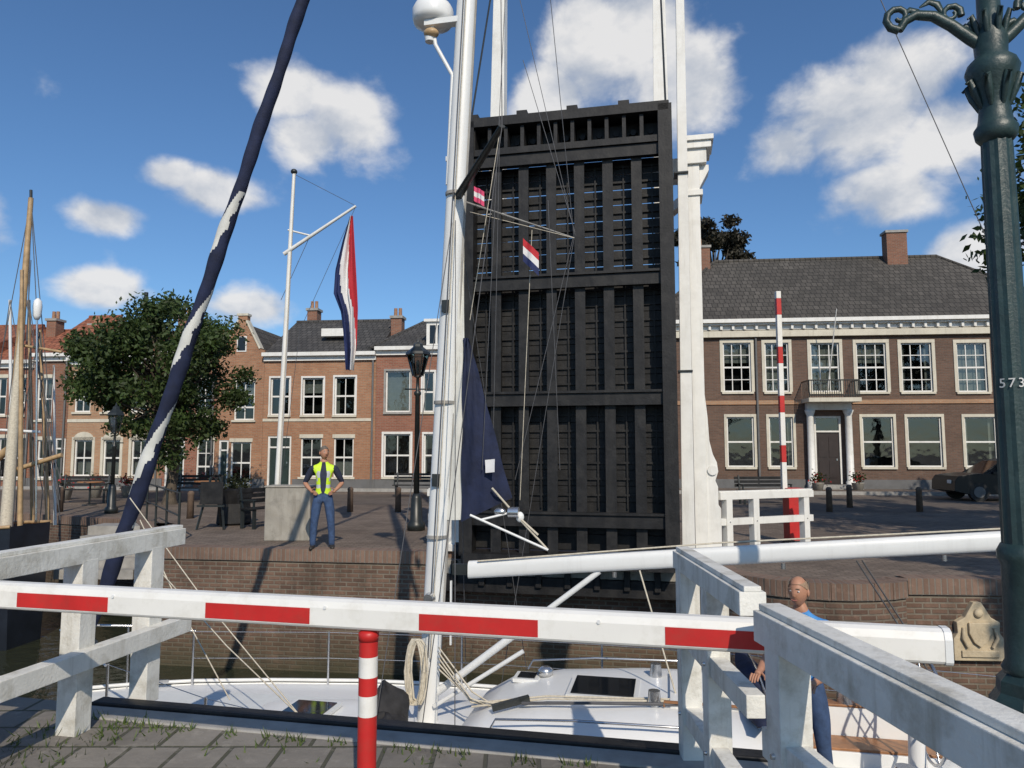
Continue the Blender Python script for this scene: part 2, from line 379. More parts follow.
# ------------------------------------------------------------------ houses
def window(W,x0,x1,z0,z1,nx=2,nz=2,sur=0,surm=None,curt='side',fm=WHITE,y=.1):
    f=.06
    for b in(((x0,y-.05,z0),(x0+f,y+.03,z1)),((x1-f,y-.05,z0),(x1,y+.03,z1)),((x0+f,y-.05,z0),(x1-f,y+.03,z0+f)),((x0+f,y-.05,z1-f),(x1-f,y+.03,z1))): W.box(b[0],b[1],fm)
    for i in range(1,nx):
        x=x0+(x1-x0)*i/nx; W.box((x-.018,y-.03,z0+f),(x+.018,y+.02,z1-f),fm)
    for i in range(1,nz):
        z=z0+(z1-z0)*i/nz; h=.035 if (nz==2 or i==nz//2) else .016
        W.box((x0+f,y-.034,z-h),(x1-f,y+.018,z+h),fm)
    W.quad((x0,y,z0),(x1,y,z0),(x1,y,z1),(x0,y,z1),GLASS)
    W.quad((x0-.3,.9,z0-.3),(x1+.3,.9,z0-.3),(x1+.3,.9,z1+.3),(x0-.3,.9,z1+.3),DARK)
    def fold(a,b,za,zb):
        n=10; V=[]
        for i in range(n+1):
            xx=a+(b-a)*i/n; yy=.26+.03*(i%2); V+=[(xx,yy,za),(xx,yy,zb)]
        W.add(V,[(2*i,2*i+2,2*i+3,2*i+1) for i in range(n)],CURT,True)
    w_=x1-x0;h_=z1-z0
    if curt=='side': fold(x0,x0+w_*.17,z0,z1); fold(x1-w_*.17,x1,z0,z1)
    elif curt=='full': fold(x0,x1,z0,z1)
    elif curt=='half': fold(x0,x1,z0,z0+h_*.4)
    elif curt=='top': fold(x0,x1,z0+h_*.6,z1)
    W.box((x0-.08,-.08,z0-.09),(x1+.08,.1,z0-.002),TRIM if surm is None else surm)
    if sur:
        m_=surm or WHITE
        W.box((x0-sur,-.035,z0),(x0,.06,z1),m_); W.box((x1,-.035,z0),(x1+sur,.06,z1),m_); W.box((x0-sur,-.04,z1),(x1+sur,.06,z1+sur*1.1),m_)
    elif surm: W.box((x0-.06,-.03,z1),(x1+.06,.06,z1+.16),surm)
def house(name,P0,d,L_,D_,eave,ridge,wallm,roofm,wins,roof='side',extra=None,plinth=.5,roofov=.25):
    M=frame((P0[0],P0[1],0),d); E=empty(name,M)
    Wl=MB();Wn=MB();Rf=MB()
    xs=sorted(set([0,L_]+[c for o in wins for c in o[:2]])); zs=sorted(set([0,eave]+[c for o in wins for c in o[2:4]]))
    for i in range(len(xs)-1):
        for j in range(len(zs)-1):
            cx_=(xs[i]+xs[i+1])/2; cz=(zs[j]+zs[j+1])/2
            if any(o[0]<cx_<o[1] and o[2]<cz<o[3] for o in wins): continue
            Wl.quad((xs[i],0,zs[j]),(xs[i+1],0,zs[j]),(xs[i+1],0,zs[j+1]),(xs[i],0,zs[j+1]),wallm)
    for o in wins:
        x0,x1,z0,z1=o[:4]; dd=.16
        Wl.quad((x0,0,z0),(x0,0,z1),(x0,dd,z1),(x0,dd,z0),wallm); Wl.quad((x1,0,z0),(x1,dd,z0),(x1,dd,z1),(x1,0,z1),wallm)
        Wl.quad((x0,0,z1),(x1,0,z1),(x1,dd,z1),(x0,dd,z1),wallm); Wl.quad((x0,0,z0),(x0,dd,z0),(x1,dd,z0),(x1,0,z0),wallm)
        o_=o[4] if len(o)>4 else {}
        if o_.get('door'):
            f=.08; dz=z0+(z1-z0)*.76
            Wn.box((x0,.03,z0),(x0+f,.14,z1),WHITE); Wn.box((x1-f,.03,z0),(x1,.14,z1),WHITE); Wn.box((x0+f,.03,z1-f),(x1-f,.14,z1),WHITE); Wn.box((x0+f,.03,dz),(x1-f,.14,dz+.07),WHITE)
            Wn.quad((x0+f,.1,dz),(x1-f,.1,dz),(x1-f,.1,z1),(x0+f,.1,z1),GLASS); Wn.quad((x0,.8,z0),(x1,.8,z0),(x1,.8,z1),(x0,.8,z1),DARK)
            dm=o_['door']; Wn.box((x0+f,.09,z0),(x1-f,.13,dz),dm); w2=(x1-x0-2*f)
            for (a,b) in((.12,.45),(.52,.9)):
                for (c,e2) in((.1,.45),(.55,.9)): Wn.box((x0+f+w2*c,.07,z0+(dz-z0)*a),(x0+f+w2*e2,.092,z0+(dz-z0)*b),dm)
            Wn.box((x1-f-.14,.05,z0+1.0),(x1-f-.1,.09,z0+1.08),STEEL); Wn.box((x0-.1,-.3,-.02),(x1+.1,.1,z0+.0),GREY)
        else:
            kw={k_:v_ for k_,v_ in o_.items() if k_!='arch'}
            window(Wn,x0,x1,z0,z1,**kw)
            if o_.get('arch'):
                n=10; c=(x0+x1)/2; rr=(x1-x0)/2+.06; poly=[(c+rr*math.cos(math.pi*i/n),z1+rr*.75*math.sin(math.pi*i/n)) for i in range(n+1)]
                Wn.prism(poly,-.04,.03,TRIM)
    Wl.quad((0,0,0),(0,D_,0),(0,D_,eave),(0,0,eave),wallm); Wl.quad((L_,0,0),(L_,D_,0),(L_,D_,eave),(L_,0,eave),wallm); Wl.quad((0,D_,0),(L_,D_,0),(L_,D_,eave),(0,D_,eave),wallm)
    doors=sorted([(o[0]-.1,o[1]+.1) for o in wins if o[2]<plinth]); x=0
    for a,b in doors+[(L_,L_)]:
        if a>x+.05: Wl.box((x,-.04,0),(a,.02,min(plinth,.5)),PLINTH)
        x=b
    ov=roofov
    if roof=='side':
        Rf.prism([(-ov,eave-.04),(D_/2,ridge),(D_+ov,eave-.04)],-.02,L_+.02,roofm,'x')
        Rf.cyl((0,D_/2,ridge),(L_,D_/2,ridge),.09,.09,roofm,8)
    elif roof=='hip':
        a=min(D_/2,L_/2-.4)*.8
        V=[(-ov,-ov,eave),(L_+ov,-ov,eave),(L_+ov,D_+ov,eave),(-ov,D_+ov,eave),(a,D_/2,ridge),(L_-a,D_/2,ridge)]
        Rf.add(V,[(0,1,5,4),(1,2,5),(2,3,4,5),(3,0,4),(0,3,2,1)],roofm)
        Rf.cyl((a,D_/2,ridge),(L_-a,D_/2,ridge),.1,.1,roofm,8)
        for c_,t_ in((0,4),(1,5)): Rf.cyl(V[c_],V[t_],.08,.08,roofm,6)
    elif roof=='gable':
        Wl.prism([(0,eave),(0,eave+.25),(L_*.12,eave+.3),(L_*.4,ridge-.15),(L_*.4,ridge+.1),(L_*.6,ridge+.1),(L_*.6,ridge-.15),(L_*.88,eave+.3),(L_,eave+.25),(L_,eave)],0.002,.3,wallm)
        Wl.prism([(L_*.38,ridge+.1),(L_*.38,ridge+.2),(L_*.62,ridge+.2),(L_*.62,ridge+.1)],-.04,.34,TRIM)
        Wl.beam((L_*.1,.13,eave+.32),(L_*.41,.13,ridge-.12),.36,.08,TRIM); Wl.beam((L_*.9,.13,eave+.32),(L_*.59,.13,ridge-.12),.36,.08,TRIM)
        Rf.prism([(-.05,eave),(L_/2,ridge-.2),(L_+.05,eave)],.3,D_,roofm,'y')
    if roof!='gable':
        Wn.box((-.02,-ov-.06,eave-.1),(L_+.02,-.0+.02,eave+.06),WHITE); Wn.box((0,-.12,eave-.3),(L_,.02,eave-.1),WHITE)
        Wn.cyl((L_-.12,-.08,.1),(L_-.12,-.08,eave-.3),.045,.045,PLINTH,8)
    if extra: extra(Wl,Wn,Rf)
    for nm,mb in(('walls',Wl),('windows_and_doors',Wn),('roof',Rf)):
        if mb.f:
            ob=mb.build(nm); ob.parent=E
    return E
LP=Vector((-3.0,31.3)); LD=Vector((1,-.1)).normalized()
def chim(mb,x,y,z0,z1,w=.5,m=None,pots=2):
    mb.box((x-w/2,y-.3,z0),(x+w/2,y+.3,z1),m or B_RB); mb.box((x-w/2-.06,y-.36,z1-.12),(x+w/2+.06,y+.36,z1),GREY)
    for i in range(pots): mb.cyl((x-w*.22+i*w*.44,y,z1-.02),(x-w*.22+i*w*.44,y,z1+.4),.09,.08,B_OR,8)
def LH(name,u0,u1,ve,vr,wallm,roofm,wpx,roof='side',extra=None,D_=7.0,ridge=None):
    x0,_=onplane(u0,450,LP,LD); x1,_=onplane(u1,450,LP,LD); ez=onplane((u0+u1)/2,ve,LP,LD)[1]
    org=LP+LD*x0; per=Vector((-LD.y,LD.x)); bk=LP+per*(D_/2 if roof!='gable' else 0)
    rz=onplane((u0+u1)/2,vr,bk,LD)[1] if ridge is None else ridge
    W_=[]
    for o in wpx:
        a,zt=onplane(o[0],o[2],LP,LD); b,zb=onplane(o[1],o[3],LP,LD)
        opt=o[4] if len(o)>4 else {}
        if opt.get('door'): zb=.16
        W_.append((a-x0,b-x0,zb,zt,opt))
    house(name,org,LD,x1-x0-.01,D_,ez,rz,wallm,roofm,W_,roof,extra)
s2=dict(nx=2,nz=2,surm=TRIM); sn=dict(nx=2,nz=3,surm=TRIM,curt='none'); st2=dict(nx=2,nz=2,surm=TRIM,curt='top')
LH('brick_house',-130,-20,350,328,B_RB,T_RED,[(-60,-45,375,415,s2),(-60,-45,435,478,s2)])
LH('brick_house',-20,30,362,332,B_RD,T_RED,[(-8,5,378,415,s2),(12,24,378,415,sn),(-8,5,438,478,s2),(12,24,438,478,s2)],extra=lambda a,b,c:chim(c,1,3,6,8.3))
LH('brick_house',30,66,355,318,B_RB,T_RED,[(38,51,378,420,st2),(38,51,440,478,dict(nx=1,nz=2,surm=TRIM)),(55,63,438,488,dict(door=SHUT))],extra=lambda a,b,c:chim(c,.8,3,6,8))
ar=dict(nx=2,nz=2,sur=.12,surm=TRIM,arch=True,curt='half')
def exD(a,b,c): chim(c,1.6,3.2,6.3,8.3,.5); chim(c,3.6,3.2,6.4,8.4,.5); a.box((0,-.03,3.0),(4.2,.02,3.14),TRIM); c.cyl((1.5,3.1,8.2),(1.5,3.1,9.6),.1,.1,IRON,8); c.cyl((1.9,3.1,8.2),(1.9,3.1,9.3),.08,.08,IRON,8)
LH('brick_house',66,160,358,334,B_CR,T_RED,[(75,91,440,476,ar),(104,119,440,476,ar),(132,147,440,476,ar),(76,90,375,412,sn),(104,118,375,412,s2),(132,146,375,412,s2)],extra=exD)
LH('brick_house',160,215,352,332,B_RD,T_RED,[(166,183,436,488,dict(door=SHUT)),(197,213,440,480,sn),(168,182,380,415,s2),(197,212,380,415,s2)])
LH('gabled_brick_house',215,262,356,318,B_OR,T_GR,[(235,254,382,420,dict(nx=2,nz=3,surm=TRIM,curt='top')),(231,250,442,484,dict(nx=2,nz=2,surm=TRIM,curt='none')),(219,227,440,488,dict(door=SHUT))],roof='gable',
   extra=lambda a,b,c:(b.box((.85,-.03,6.1),(1.3,.01,6.8),WHITE),b.box((.9,-.034,6.15),(1.25,.0,6.75),TINT)))
def exB(a,b,c):
    c.box((2.2,.95,6.9),(3.4,1.5,7.25),WHITE); a.box((0,-.03,3.0),(4.9,.02,3.12),TRIM); chim(c,.6,4.2,6.5,8.8,.5)
LH('brick_house',262,375,354,322,B_OR,T_DK,[(271,289,378,415,dict(nx=2,nz=2,sur=.07,curt='none')),(303,323,378,415,dict(nx=2,nz=2,sur=.07,curt='top')),(335,355,377,415,dict(nx=2,nz=2,sur=.07)),
   (268,290,436,488,dict(door=SHUT)),(301,321,438,477,dict(nx=2,nz=2,surm=TRIM,curt='none')),(334,353,438,477,dict(nx=2,nz=2,surm=TRIM,curt='half'))],extra=exB)
def exA(a,b,c):
    chim(c,.3,2.4,6.2,8.0,.5); b.box((2.2,.0,6.2),(3.1,2.5,7.3),WHITE); b.box((2.1,-.1,7.3),(3.2,2.5,7.42),WHITE); b.box((2.35,-.02,6.35),(2.6,.02,7.15),TINT); b.box((2.7,-.02,6.35),(2.95,.02,7.15),TINT)
LH('brick_house',375,470,348,322,B_RD,T_DK,[(386,410,371,412,dict(nx=1,nz=1,sur=.08,surm=GREY,curt='full')),(384,410,434,477,dict(nx=2,nz=2,sur=.09,curt='none')),(423,434,372,412,dict(nx=1,nz=2,sur=.08)),(424,436,434,477,dict(nx=1,nz=2,sur=.08)),(448,462,434,488,dict(door=DOORM))],roof='hip',extra=exA)
LH('brick_house',470,600,350,320,B_RB,T_DK,[(490,510,378,415,s2),(540,560,378,415,s2),(490,510,438,477,s2),(540,560,438,477,s2)])
# right town house
RP=Vector((7.6,32.0)); RD=Vector((1,-.1)).normalized()
def rp(u,v): return onplane(u,v,RP,RD)
x0=rp(650,450)[0]; x1=rp(1100,450)[0]; org=RP+RD*x0
ez=rp(840,322)[1]
wr=[]
for i,(a,b) in enumerate(((724,752),(766,790),(812,841),(858,888),(903,934),(959,989),(1010,1040))):
    o=dict(nx=3,nz=4,sur=.13,surm=TRIM,curt=['top','full','full','top','side','full','top'][i])
    wr.append((rp(a,400)[0]-x0,rp(b,400)[0]-x0,rp(a,392)[1],rp(a,343)[1],o))
for i,(a,b) in enumerate(((726,753),(768,792),(861,892),(906,940),(963,995),(1015,1045))):
    wr.append((rp(a,400)[0]-x0,rp(b,400)[0]-x0,rp(a,467)[1],rp(a,417)[1],dict(nx=1,nz=2,sur=.11,surm=TRIM,curt=['none','side','none','none','side','none'][i])))
da=rp(815,450)[0]-x0; db=rp(842,450)[0]-x0
wr.append((da,db,.3,rp(828,416)[1],dict(door=DOORM)))
def exR(a,b,c):
    Lr=x1-x0
    b.box((0,-.45,ez-.02),(Lr,-.31,ez+.14),WHITE); b.box((0,-.2,ez-.62),(Lr,.02,ez-.345),TRIM)
    for i in range(int(Lr/.5)): b.box((.1+i*.5,-.27,ez-.3),(.2+i*.5,-.12,ez-.12),WHITE)
    a.box((0,-.05,rp(840,404)[1]),(da-.5,.02,rp(840,400)[1]),B_CR); a.box((db+.5,-.05,rp(840,404)[1]),(Lr,.02,rp(840,400)[1]),B_CR)
    zc=rp(828,402)[1]; xa=da-.35; xb=db+.35
    b.box((xa-.15,-1.1,zc-.05),(xb+.15,.0,zc+.12),TRIM); b.box((xa,-.35,zc-.35),(xb,0,zc-.052),WHITE)
    for xx in(xa+.12,xb-.12):
        b.lathe((xx,-.25,0),[(.2,0),(.2,.4),(.15,.45),(.14,zc-.6),(.2,zc-.45),(.22,zc-.36)],WHITE,12)
    n=22
    for i in range(n+1):
        xx=xa-.1+(xb-xa+.2)*i/n; b.box((xx-.012,-1.05,zc+.12),(xx+.012,-1.03,zc+.85),IRON)
    b.box((xa-.12,-1.07,zc+.83),(xb+.12,-1.01,zc+.88),IRON); b.box((xa-.12,-1.07,zc+.2),(xb+.12,-1.01,zc+.23),IRON)
    for i in range(7):
        for xx in(xa-.12,xb+.1): b.box((xx,-1.03+i*.15,zc+.12),(xx+.02,-1.01+i*.15,zc+.85),IRON)
    for xx in(xa-.12,xb+.1): b.box((xx,-1.03,zc+.83),(xx+.02,-.02,zc+.88),IRON)
    per=Vector((-RD.y,RD.x)); bkp=RP+per*4.4
    chim(c,onplane(897,300,bkp,RD)[0]-x0,4.4,9,12.5,.95,pots=0); chim(c,onplane(704,300,bkp,RD)[0]-x0,4.4,8.5,12.0,.6,pots=1)
    for xx in (rp(700,400)[0]-x0,rp(757,400)[0]-x0,Lr-.3): b.cyl((xx,-.08,.3),(xx,-.08,ez-.6),.05,.05,PLINTH,8)
    b.box((da-.5,-.9,0),(db+.5,.05,.15),GREY); b.box((da-.3,-.6,.152),(db+.3,.05,.3),GREY)
    b.cyl(((da+db)/2,-.2,zc+.5),((da+db)/2+.1,-1.4,zc+3.8),.03,.02,WHITE,8)
house('brick_town_house',org,RD,x1-x0,9.5,ez,11.3,B_BR,T_GR,wr,'hip',exR,.75)
def pot(x,y,z=0,nf=160,red=4):
    m=MB(); m.lathe((x,y,z),[(.16,0),(.24,.4),(.26,.42)],CONC,12)
    for i in range(nf):
        c=Vector((x,y,z+.6))+Vector((random.gauss(0,.14),random.gauss(0,.14),random.gauss(0,.12))); a=Vector((random.gauss(0,1),random.gauss(0,1),random.gauss(0,1))).normalized()*.05; b=a.cross(Vector((.3,.5,.8))).normalized()*.04
        m.add([c-a,c+b,c+a,c-b],[(0,1,2,3)],LEAF if i%red else FLOWR)
    m.build('flower_pot')
for (u,v) in((818,487),(858,487),(1000,490)):
    p=onplane(u,v,RP-Vector((0,1.4)),RD); q_=RP-Vector((0,1.4))+RD*p[0]; pot(q_.x,q_.y)
for u,Y_ in ((66,26.0),(96,27),(128,27.5),(205,28)):
    pot(at(u,480,Y_).x,Y_,0,200,2)
# ------------------------------------------------------------------ trees
def tree(name,base,trunk_top,cc,cr,nclump,nleaf,ls,mat,seed,tr=.2):
    R_=np.random.default_rng(seed); base=Vector(base); cc=Vector(cc)
    E=empty(name); t=MB()
    top=Vector((base.x+.1,base.y,trunk_top)); mid=(base+top)/2+Vector((.06,-.04,0))
    end=Vector((cc.x,cc.y,cc.z+cr[2]*.55))
    t.tube([base,base+Vector((0,0,.25)),mid,top,(top+end)/2+Vector((.15,.1,0)),end],[tr*1.5,tr*1.1,tr*.95,tr*.8,tr*.45,tr*.1],BARK,9)
    cl=[]
    for i in range(nclump):
        d=R_.normal(size=3); d/=np.linalg.norm(d); r_=R_.uniform(.25,1)**.45*R_.uniform(.82,1.08)
        c=Vector((cc.x+d[0]*cr[0]*r_,cc.y+d[1]*cr[1]*r_,cc.z+d[2]*cr[2]*r_)); cl.append(c)
        s_=top.lerp(end,R_.uniform(0,.7)); m_=s_.lerp(c,.5)+Vector((0,0,-.15*R_.uniform(0,1)))
        t.tube([s_,m_,c],[tr*.32,tr*.2,tr*.05],BARK,5)
    o=t.build('trunk_and_limbs'); o.parent=E
    V=[];Fc=[]
    per=nleaf//nclump
    for c in cl:
        rad_=R_.uniform(.16,.3)*min(cr)
        pts=R_.normal(size=(per,3)); pts/=np.linalg.norm(pts,axis=1)[:,None]; pts*= (R_.uniform(.1,1,size=(per,1))**.5)*rad_*R_.uniform(.7,1.35,size=(per,1)); pts[:,2]*=.75
        for p in pts:
            a=R_.normal(size=3); a/=np.linalg.norm(a); b=np.cross(a,R_.normal(size=3)); b/=np.linalg.norm(b); s_=ls*R_.uniform(.6,1.3)
            q0=np.array(c)+p; k_=len(V); V+= [tuple(q0-a*s_),tuple(q0+b*s_*.5),tuple(q0+a*s_),tuple(q0-b*s_*.5)]; Fc.append((k_,k_+1,k_+2,k_+3))
    me=bpy.data.meshes.new('leaves'); me.from_pydata(V,[],Fc); me.materials.append(mat); o=bpy.data.objects.new('leaves',me); scene.collection.objects.link(o); o.parent=E
tb=at(170,492,24.0)
tree('leafy_tree',(tb.x,24,0),2.2,(at(153,400,24).x,24,at(150,374,24).z),(2.8,2.5,2.9),95,30000,.085,LEAF,3,.17)
tree('leafy_tree',(10.9,11.2,0),3.0,(10.6,11.2,6.2),(2.8,2.8,2.6),75,14000,.085,LEAF,8,.22)
tree('leafy_tree',(at(716,400,43).x,43,0),6,(at(712,240,43).x,43,at(716,250,43).z),(2.4,2,2.4),40,10000,.15,LEAFP,11,.3)
tree('leafy_tree',(7.3,-6.0,0),3.2,(7.3,-6.0,6.4),(2.6,2.4,1.8),36,4200,.1,LEAF,21,.25)
tree('leafy_tree',(13.3,13.2,0),3.2,(13.3,13.2,6.8),(3.4,3.4,2.8),50,6500,.15,LEAF,22,.25)
tree('leafy_tree',(19.5,16.5,0),3.2,(19.5,16.5,7.0),(4,4,3),50,6000,.17,LEAF,23,.25)
tree('leafy_tree',(11.6,0.8,0),3.8,(11.6,0.8,8.0),(3.4,3.6,2.6),50,6000,.16,LEAF,24,.28)
# ------------------------------------------------------------------ drawbridge
DB=empty('drawbridge',MBR)
d=MB(); HW=1.72; HT=7.43
zz=.12
while zz<HT-.75:
    h=.262
    if zz<4.4: d.box((-HW+.04,.0,zz),(HW-.04,.04+random.uniform(0,.015),zz+h-.012),BLACKP)
    else: d.box((-HW+.04,.0,zz),(HW-.04,.02,zz+h-random.uniform(.009,.021)),BLACKP)
    zz+=h
d.box((-HW+.05,.06,.1),(HW-.05,.09,4.4),BLACKP)
d.box((-HW+.04,.0,zz),(HW-.04,.07,HT-.02),BLACKP)
for i in range(8):
    x=-HW+.06+i*(2*HW-.12)/7; edge=i in(0,7); wd=.07 if edge else .045; dp=-.42 if edge else -.26
    d.box((x-wd,dp,0.0),(x+wd,-.003,HT-(0 if edge else .7)),BLACKP)
    d.box((x-wd-.04,dp-.02,0.03),(x+wd+.04,dp+.0,HT-.05-(0 if edge else .7)),BLACKP)
for z in(.55,2.5,4.45,6.6):
    d.box((-HW+.07,-.36,z-.03),(HW-.07,-.262,z+.16),BLACKP); d.box((-HW+.06,-.40,z+.17),(HW-.06,-.25,z+.21),BLACKP)
for j in range(7):
    xa=-HW+.06+j*(2*HW-.12)/7
    for z in np.arange(.9,6.5,.262*1.0):
        d.box((xa+.05,-.035,z+.1),(xa+.44,-.004,z+.135),BLACKP)
    xm=xa+.245
    d.box((xm-.012,-.05,.8),(xm+.012,-.036,6.55),BLACKP)
d.box((-HW,-.44,HT-.16),(HW,.09,HT+.0),BLACKP); d.box((-HW+.01,-.40,HT-.62),(HW-.01,.0-.003,HT-.55),BLACKP)
for i in range(12):
    x=-HW+.15+i*(2*HW-.3)/11; d.box((x-.03,-.38,HT-.55),(x+.03,-.01,HT-.17),BLACKP)
    d.cyl((x+.14,-.02,HT-.36),(x+.14,-.12,HT-.36),.07,.05,BLACKP,10)
    d.box((x+.03,-.1,HT-.5),(x+.28,-.004,HT-.22),BLACKP) if i in(1,2,4,7,8,10) else None
    if i%3==0: d.box((x-.09,-.43,HT+.0),(x+.09,.05,HT+.07),BLACKP)
d.box((-HW,-.5,-.12),(HW,.2,.08),BLACKP)
for s in(-1,1): d.cyl((s*1.75,.0,.05),(s*1.95,.0,.05),.14,.14,BLACKP,16)
ob=d.build('deck',None,MBR); ob.parent=DB; ob.matrix_parent_inverse=MBR.inverted()
t=MB()
for s in(-1,1):
    of=0 if s>0 else -.22
    def bx(xa,xb,y0,y1,z0,z1,m=WHITE):
        a,b=sorted((s*(xa+of),s*(xb+of))); t.box((a,y0,z0),(b,y1,z1),m)
    if s>0:
        V=[(s*1.8,-.12,0),(s*2.0,-.12,0),(s*2.0,.14,0),(s*1.8,.14,0),(s*1.88,-.08,9.4),(s*2.02,-.08,9.4),(s*2.02,.1,9.4),(s*1.88,.1,9.4)]
        t.add(V,[(0,3,2,1),(4,5,6,7),(0,1,5,4),(1,2,6,5),(2,3,7,6),(3,0,4,7)],WHITE)
        for z in(3.0,6.3): t.box((1.79,-.13,z),(2.025,.15,z+.035),IRON)
    bx(2.02,2.22,.3,.75,0,6.6); bx(1.98,2.42,.2,.85,6.85,6.97); bx(2.0,2.34,.25,.8,6.6,6.85); bx(1.95,2.46,.16,.88,6.97,7.06); bx(2.0,2.27,.27,.78,6.05,6.15)
    poly=[(2.22,0),(2.44,0),(2.44,.8),(2.4,.86),(2.4,1.15),(2.36,1.25),(2.41,1.4),(2.39,1.55),(2.33,1.68),(2.28,1.9),(2.26,2.3),(2.22,2.7)]
    poly=[(s*(a+of),b) for a,b in poly]; t.prism(poly,.34,.68,WHITE)
    bx(2.0,2.5,.24,.8,0,.12)
    t.cyl((s*(2.32+of),.31,1.42),(s*(2.32+of),.71,1.42),.08,.08,WHITE,14)
    poly=[(2.22,6.2),(2.38,6.5),(2.38,6.6),(2.22,6.6)]; t.prism([(s*(a+of),b) for a,b in poly],.36,.66,WHITE)
    V=[]
    for (z,hw,y) in((6.2,.16,1.55),(12.6,.1,1.9)):
        V+=[(s*1.6-hw,y-.15,z),(s*1.6+hw,y-.15,z),(s*1.6+hw,y+.15,z),(s*1.6-hw,y+.15,z)]
    t.add(V,[(0,3,2,1),(4,5,6,7),(0,1,5,4),(1,2,6,5),(2,3,7,6),(3,0,4,7)],WHITE)
    t.cyl((s*1.6,1.75,12.3),(s*1.68,-.2,7.4),.02,.02,IRON,6)
    t.tube([(s*1.6,1.55,6.3),(s*1.6,2.6,4.4)],[.16,.2],WHITE,4,False)
t.box((-1.99,.35,6.4),(2.2,.7,6.75),WHITE); t.box((-1.8,2.2,3.6),(1.8,3.2,4.5),BLACKP)
for s in(-1,1): t.beam((s*1.95,.7,6.1),(s*1.6,1.55,6.1),.14,.18,WHITE)
ob=t.build('portal_and_balance_beams',None,MBR,.008); ob.parent=DB; ob.matrix_parent_inverse=MBR.inverted()
# ------------------------------------------------------------------ white railings
def railing(name,path,posts,zr,w=.13,mat=FENCE,ph=1.06,pw=.15,lat=0):
    m=MB(); dr=(Vector(path[1])-Vector(path[0])).normalized(); sdv=Vector((dr.y,-dr.x,0))
    for z in zr:
        top=(z==zr[0])
        for i in range(len(path)-1):
            off=Vector((0,0,0)) if top else sdv*lat
            a=Vector((*path[i],z))+off; b=Vector((*path[i+1],z))+off; m.beam(a,b,w*(1.15 if top else .8),w*(1 if top else .95),mat)
            if top:
                m.beam(a+Vector((0,0,w*.5+.012)),b+Vector((0,0,w*.5+.012)),w*.75,.024,mat)
    for p in posts:
        e0=Vector((p[0],p[1],-.02)); e1=Vector((p[0],p[1],ph)); m.beam(e0,e1,pw,pw*.95,mat,up=(dr.x,dr.y,0))
        for z in zr[1:]:
            for sgn in(-1,1):
                c=Vector((p[0],p[1],z))+sdv*sgn*pw*.5; m.cyl(c-sdv*sgn*.01,c+sdv*sgn*.012,.014,.01,STEEL,8)
    return m.build(name,None,None,.012)
railing('white_wooden_railing',[P(-2.05,-7.15)[:2],P(-2.05,-9.3)[:2]],[P(-2.05,-7.45)[:2],P(-2.05,-8.08)[:2],P(-2.05,-9.15)[:2]],[1.1,.46],.12,FENCE,1.06,.14,-.1)
railing('white_wooden_railing',[(1.02,4.45),(1.02,3.16)],[(1.02,4.33),(1.025,3.78)],[1.1,.68,.25],.1,FENCE,1.06,.115)
railing('white_wooden_railing',[(.985,2.86),(1.16,1.0)],[(.995,2.72),(1.1,1.65)],[1.085,.66,.25],.115,FENCE,1.05,.12)
railing('white_wooden_railing',[(3.45,12.35),(5.35,13.2)],[(3.62,12.42),(4.15,12.66),(5.2,13.14)],[.98,.55],.12,WHITE,1.0,.13)
railing('white_wooden_railing',[P(-2.6,.6)[:2],P(-2.75,3.2)[:2]],[P(-2.61,.8)[:2],P(-2.74,3)[:2]],[.98,.55],.12,WHITE,1.0,.14)
# ------------------------------------------------------------------ near barrier
BL=Vector((-2.68,3.9)); BR=Vector((1.665,2.9)); bd=(BR-BL).normalized()
MB_=frame((BL.x,BL.y,1.0),bd)
def bl(u,v=610): return onplane(u,v,BL,bd)[0]
b=MB()
def sect(x,rx=1.0):
    hy,hz,c=.05*rx,.066*rx,.03
    return [(x,-hy+c*.6,-hz),(x,hy-c,-hz),(x,hy-c*.3,-hz+c*.3),(x,hy,-hz+c),(x,hy,hz-c),(x,hy-c*.3,hz-c*.3),(x,hy-c,hz),(x,-hy+c,hz),(x,-hy+c*.3,hz-c*.35),(x,-hy,hz-c*1.3),(x,-hy,-hz+c*.5),(x,-hy+c*.2,-hz+c*.2)]
b.loft([sect(-1.9),sect(bl(765)),sect(bl(941))],BWHITE,True,False)
b.add(sect(bl(941)),[tuple(range(12))],BWHITE)
for (a,c_) in((25,115),(212,315),(423,540),(665,765)):
    xa,xb=bl(a),bl(c_); b.box((xa,-.0525,-.047),(xb,-.048,.024),REDP)
b.loft([sect(bl(939),1.04),sect(bl(941)+.02,1.04)],ALU,True,False); b.add(sect(bl(941)+.02,1.04),[tuple(range(12))],ALU)
for xx in(bl(760),bl(600),bl(330),bl(120)): b.cyl((xx,-.045,.03),(xx,-.056,.03),.008,.008,ALU,8)
b.box((-1.9,-.1,-.12),(-1.3,.1,.1),REDP)
b.box((-1.75,-.18,-1.0),(-1.35,.18,-.13),REDP)
b.build('barrier_boom',None,MB_,0)
p=MB(); px_,py_=-.655,3.43
z=0
for h,c in((.555,REDP),(.09,BWHITE),(.08,REDP),(.09,BWHITE),(.07,REDP)):
    p.cyl((px_,py_,z),(px_,py_,z+h),.043,.043,c,20); z+=h
p.lathe((px_,py_,z),[(.047,0),(.047,.035),(.036,.045)],REDP,20); p.lathe((px_,py_,0),[(.1,0),(.1,.02),(.05,.03)],REDP,20)
p.build('striped_bollard')
rb=at(794,540,13.9); RBX,RBY=rb.x,13.9
p=MB(); p.box((RBX-.13,RBY-.16,0),(RBX+.13,RBY+.16,.98),REDP); p.box((RBX-.16,RBY-.19,.98),(RBX+.16,RBY+.19,1.04),REDP); p.box((RBX-.15,RBY-.18,0),(RBX+.15,RBY+.18,.08),IRON)
z=.9; k_=0
